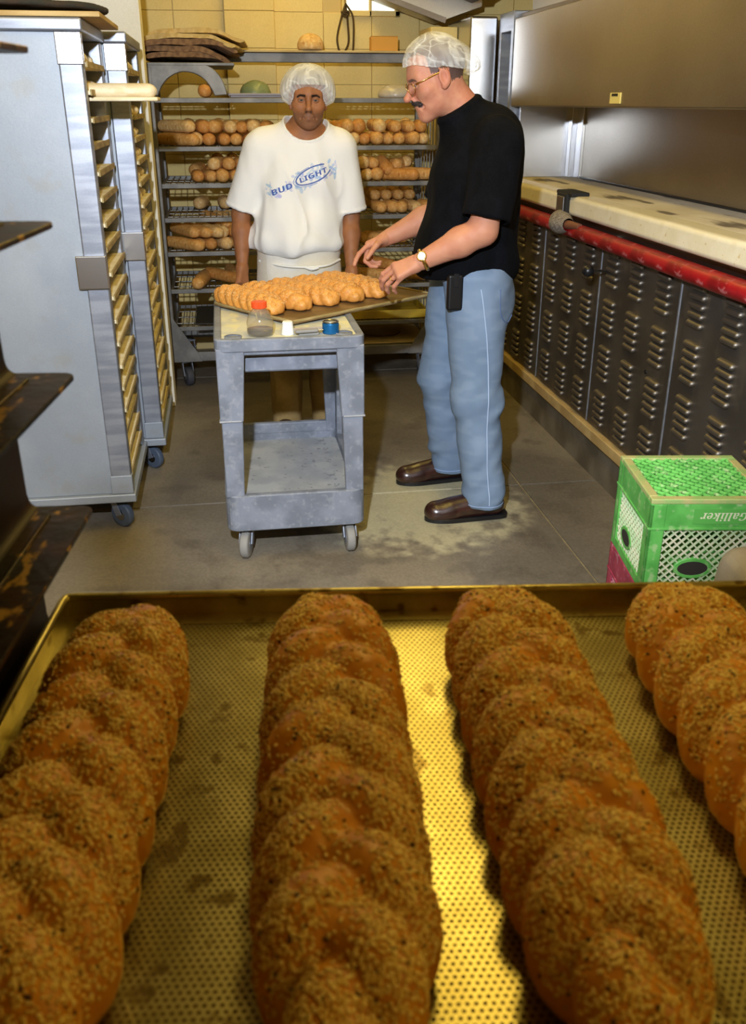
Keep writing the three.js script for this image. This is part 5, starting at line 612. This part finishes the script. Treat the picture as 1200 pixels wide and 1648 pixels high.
  // black T-shirt
  const sl = [aL, aR].map((a) => { const e = V(...a[1]).sub(V(...a[0])), n = e.clone().normalize(), end = V(...a[0]).addScaledVector(e, 0.86); return { c: cone(a[0], [end.x + n.x * 0.05, end.y + n.y * 0.05, end.z + n.z * 0.05], 0.085, 0.086), n, end, hollow: cone([end.x - n.x * 0.02, end.y - n.y * 0.02, end.z - n.z * 0.02], [end.x + n.x * 0.1, end.y + n.y * 0.1, end.z + n.z * 0.1], 0.072, 0.08) }; });
  const tor = blend([ell([0, 1.26, 0.0], [0.205, 0.22, 0.17]), cone([-0.16, 1.43, -0.03], [0.16, 1.43, -0.03], 0.078, 0.078), ell([0, 1.05, 0.02], [0.2, 0.19, 0.19]), ell([0, 0.98, 0.005], [0.2, 0.1, 0.188]), cone([0, 1.545, 0.085], [0, 1.42, -0.01], 0.08, 0.105), ell([0, 1.39, -0.08], [0.15, 0.14, 0.085])], 0.07);
  const nc0 = (x, y, z) => (y - 1.532) * 0.85 + (z - 0.085) * 0.53;
  const shf = (x, y, z) => { let d = tor(x, y, z); for (const s of sl) { const pl = (x - s.end.x) * s.n.x + (y - s.end.y) * s.n.y + (z - s.end.z) * s.n.z; let q = smax(s.c(x, y, z), pl, 0.006); q = smax(q, -s.hollow(x, y, z), 0.004); d = smin(d, q, 0.03); } d += (vnoise(x * 9, y * 5 + z * 5, z * 11) - 0.5) * 0.026 * sstep(1.42, 1.2, y) + (vnoise(x * 24, y * 16, z * 24) - 0.5) * 0.006; const hem = 0.935 + 0.014 * Math.sin(z * 16) + 0.03 * z; d = smax(d, hem - y, 0.008); const nc = nc0(x, y, z), rim = Math.hypot(nc + 0.012, d) - 0.0055; d = smax(d, nc, 0.006); if (y > 1.42) d = Math.min(d, rim); return smax(d, y - 1.62, 0.005); };
  part('t_shirt', boxUV(nets(shf, [-0.38, 0.88, -0.24], [0.38, 1.64, 0.26], 0.0076)), new THREE.MeshPhysicalMaterial({ map: blotch('#0d0e13', '#08090c', 0.3, 6, 128), roughness: 0.95, specularIntensity: 0.25, bumpMap: speck, bumpScale: 0.0006 }), t, 'loose plain black T-shirt');
  // jeans
  const hipN = [0.1, 0.94, 0.0], kN = [0.155, 0.5, -0.005], ankN = [0.185, 0.06, -0.05], hipF = [-0.1, 0.94, 0.01], kF = [-0.15, 0.5, 0.065], ankF = [-0.225, 0.06, -0.01];
  const jf0 = blend([cone(hipN, kN, 0.128, 0.092), cone(kN, ankN, 0.092, 0.082), ell([0.07, 0.86, -0.075], [0.1, 0.11, 0.085]), ell([0.02, 0.99, 0.0], [0.17, 0.07, 0.14])], 0.04), jf1 = blend([cone(hipF, kF, 0.125, 0.088), cone(kF, ankF, 0.088, 0.08), ell([-0.07, 0.86, -0.065], [0.1, 0.11, 0.08]), ell([-0.02, 0.99, 0.0], [0.17, 0.07, 0.14])], 0.04);
  const jf = (x, y, z) => { let d = smin(jf0(x, y, z), jf1(x, y, z), 0.02); const knee = Math.exp(-(((y - 0.5) / 0.1) ** 2)), ank = sstep(0.3, 0.1, y); d += (vnoise(x * 12, y * 22 + z * 14, z * 10) - 0.5) * (0.008 + 0.014 * knee + 0.02 * ank) + (vnoise(x * 8, y * 9 - z * 8, z * 8) - 0.5) * 0.009; return smax(smax(d, 0.055 - y, 0.006), y - 1.0, 0.01); };
  const den = [COL('#7b8fa9'), COL('#6b8099'), COL('#a3b4c8'), COL('#4d6690')];
  const jg = nets(jf, [-0.35, 0.03, -0.21], [0.33, 1.02, 0.2], 0.0082, (C, x, y, z) => { let c = lerp3(den[0], den[1], clamp(0.5 + (fbm(x * 9, y * 9, z * 9, 4) - 0.5) * 2)); c = lerp3(c, den[2], 0.14 * sstep(0.5, 0.7, vnoise(x * 20, y * 60, z * 20))); setC(C, c); });
  const je = part('jeans', boxUV(jg), std({ vertexColors: true, roughness: 0.9, bumpMap: streak, bumpScale: 0.0006 }), t, 'faded blue jeans');
  const onLeg = (y, z0, s = 0) => { let x = 0.4; for (let i = 0; i < 120; i++) { const d = jf(x, y, z0); if (d < 0.001) break; x -= Math.max(d * 0.5, 0.0008); } return [x + 0.001, y, z0]; };
  const seam = []; for (let i = 0; i <= 22; i++) { const y = 0.93 - i * 0.0385, z = mix(0.015, -0.055, clamp((0.93 - y) / 0.8)) + 0.012 * Math.sin(y * 7); seam.push(onLeg(y, z)); } part('side_seam', [tube(seam, 0.0026, 90, 6)], std({ color: '#a9bddb', roughness: 0.9 }), je);
  const pk = []; for (const [y, z] of [[0.925, -0.06], [0.87, -0.062], [0.82, -0.075], [0.795, -0.105], [0.815, -0.13]]) pk.push(onLeg(y, z)); part('back_pocket_stitch', [tube(pk, 0.002, 40, 6)], std({ color: '#5d7298', roughness: 0.9 }), je);
  const hemPts = (cx, cz, y) => { const o = []; for (let i = 0; i < 20; i++) { const a = i / 20 * Math.PI * 2; let r = 0.13; for (let k = 0; k < 80; k++) { const d = jf(cx + Math.cos(a) * r, y, cz + Math.sin(a) * r); if (d < 0.0005) break; r -= Math.max(0.0007, d * 0.6); } o.push([cx + Math.cos(a) * (r + 0.0008), y, cz + Math.sin(a) * (r + 0.0008)]); } return o; }; for (const a of [ankN, ankF]) part('hem_stitch', [tube(hemPts(a[0], a[2], 0.075), 0.0022, 60, 6, true)], std({ color: '#93a9cc', roughness: 0.9 }), je);
  const lm = new THREE.MeshPhysicalMaterial({ map: blotch('#3f221a', '#2c1611', 0.1, 5, 128), roughness: 0.32, clearcoat: 0.5, clearcoatRoughness: 0.25 }); shoe(t, [0.185, 0, -0.015], 0.02, lm, 0.315); shoe(t, [-0.23, 0, 0.03], 0.08, lm, 0.315);
  part('hairnet', netGeo({ c: [0, 0.058, -0.012], r: [0.098, 0.085, 0.112], th: 1.9, thF: 1.5, puff: 0.34, droop: 0.065, seed: 11, rim: [0.092, 0.026, -0.035], head: [0.083, 0.104], headZ: -0.014 }).applyMatrix4(HM), netM, t, 'sheer pale hairnet sagging at the back');
  // glasses, watch, ring, pouch
  const gold = std({ color: '#d9b26a', metalness: 1, roughness: 0.25 }), A = (g) => g.applyMatrix4(HM); const gl = part('eyeglasses', [A(tube([[0.06, 0.004, 0.088], [0.076, 0.006, 0.07], [0.083, 0.012, 0.01], [0.083, 0.01, -0.012]], 0.0022, 30, 6)), A(tube([[-0.06, 0.004, 0.088], [-0.076, 0.006, 0.07], [-0.083, 0.012, 0.01], [-0.083, 0.01, -0.012]], 0.0016, 30, 6)), A(tube([[-0.012, 0.002, 0.11], [0, 0.006, 0.113], [0.012, 0.002, 0.11]], 0.0014, 10, 6)), ...[1, -1].map((s) => A(new THREE.TorusGeometry(0.023, 0.0013, 6, 32).scale(1.06, 0.85, 1).rotateY(s * 0.3).translate(s * 0.035, -0.008, 0.102)))], gold, t, 'thin gold rimmed glasses');
  for (const s of [1, -1]) part('lens', [A(new THREE.CylinderGeometry(0.0228, 0.0228, 0.0008, 28).rotateX(Math.PI / 2).scale(1.06, 0.85, 1).rotateY(s * 0.3).translate(s * 0.035, -0.008, 0.102))], new THREE.MeshPhysicalMaterial({ color: '#ffffff', transmission: 1, thickness: 0, roughness: 0.03 }), gl);
  const wp = V(...aL[2]).lerp(V(...aL[1]), 0.09), wm = frame(wp.toArray(), V(...aL[2]).sub(V(...aL[1])).toArray(), [0.8, 0.5, 0.2]); const wt = part('wristwatch', [new THREE.TorusGeometry(0.0355, 0.006, 10, 40).scale(1, 1, 1.3).rotateX(Math.PI / 2).applyMatrix4(wm)], gold, t, 'gold wristwatch'); part('watch_dial', [CY(0.0155, 0.0145, 0.007, 28).rotateX(Math.PI / 2).translate(0, 0, 0.0385).applyMatrix4(wm)], M.white, wt); part('watch_bezel', [new THREE.TorusGeometry(0.0158, 0.0026, 8, 30).translate(0, 0, 0.0405).applyMatrix4(wm)], gold, wt);
  const fm = frame(aL[2], [-0.06, -0.34, 0.86], [0.62, 0.66, 0.3]); part('ring', [new THREE.TorusGeometry(0.0102, 0.0018, 8, 24).rotateX(Math.PI / 2 - 0.6).translate(-0.0108, 0.106, -0.012).applyMatrix4(fm)], gold, t, 'gold ring');
  const pp = onLeg(0.92, 0.1); const pc = part('phone_pouch', [B(0.03, 0.135, 0.062, pp[0] + 0.012, 0.915, 0.105, 0.012)], std({ color: '#0c0c0f', roughness: 0.4 }), t); part('pouch_clip', [B(0.006, 0.05, 0.02, pp[0] + 0.028, 0.96, 0.105, 0.002)], M.black, pc);
}
scene.traverse((o) => { if (o.isMesh) { o.castShadow = true; o.receiveShadow = true; } });
renderer.render(scene, camera);
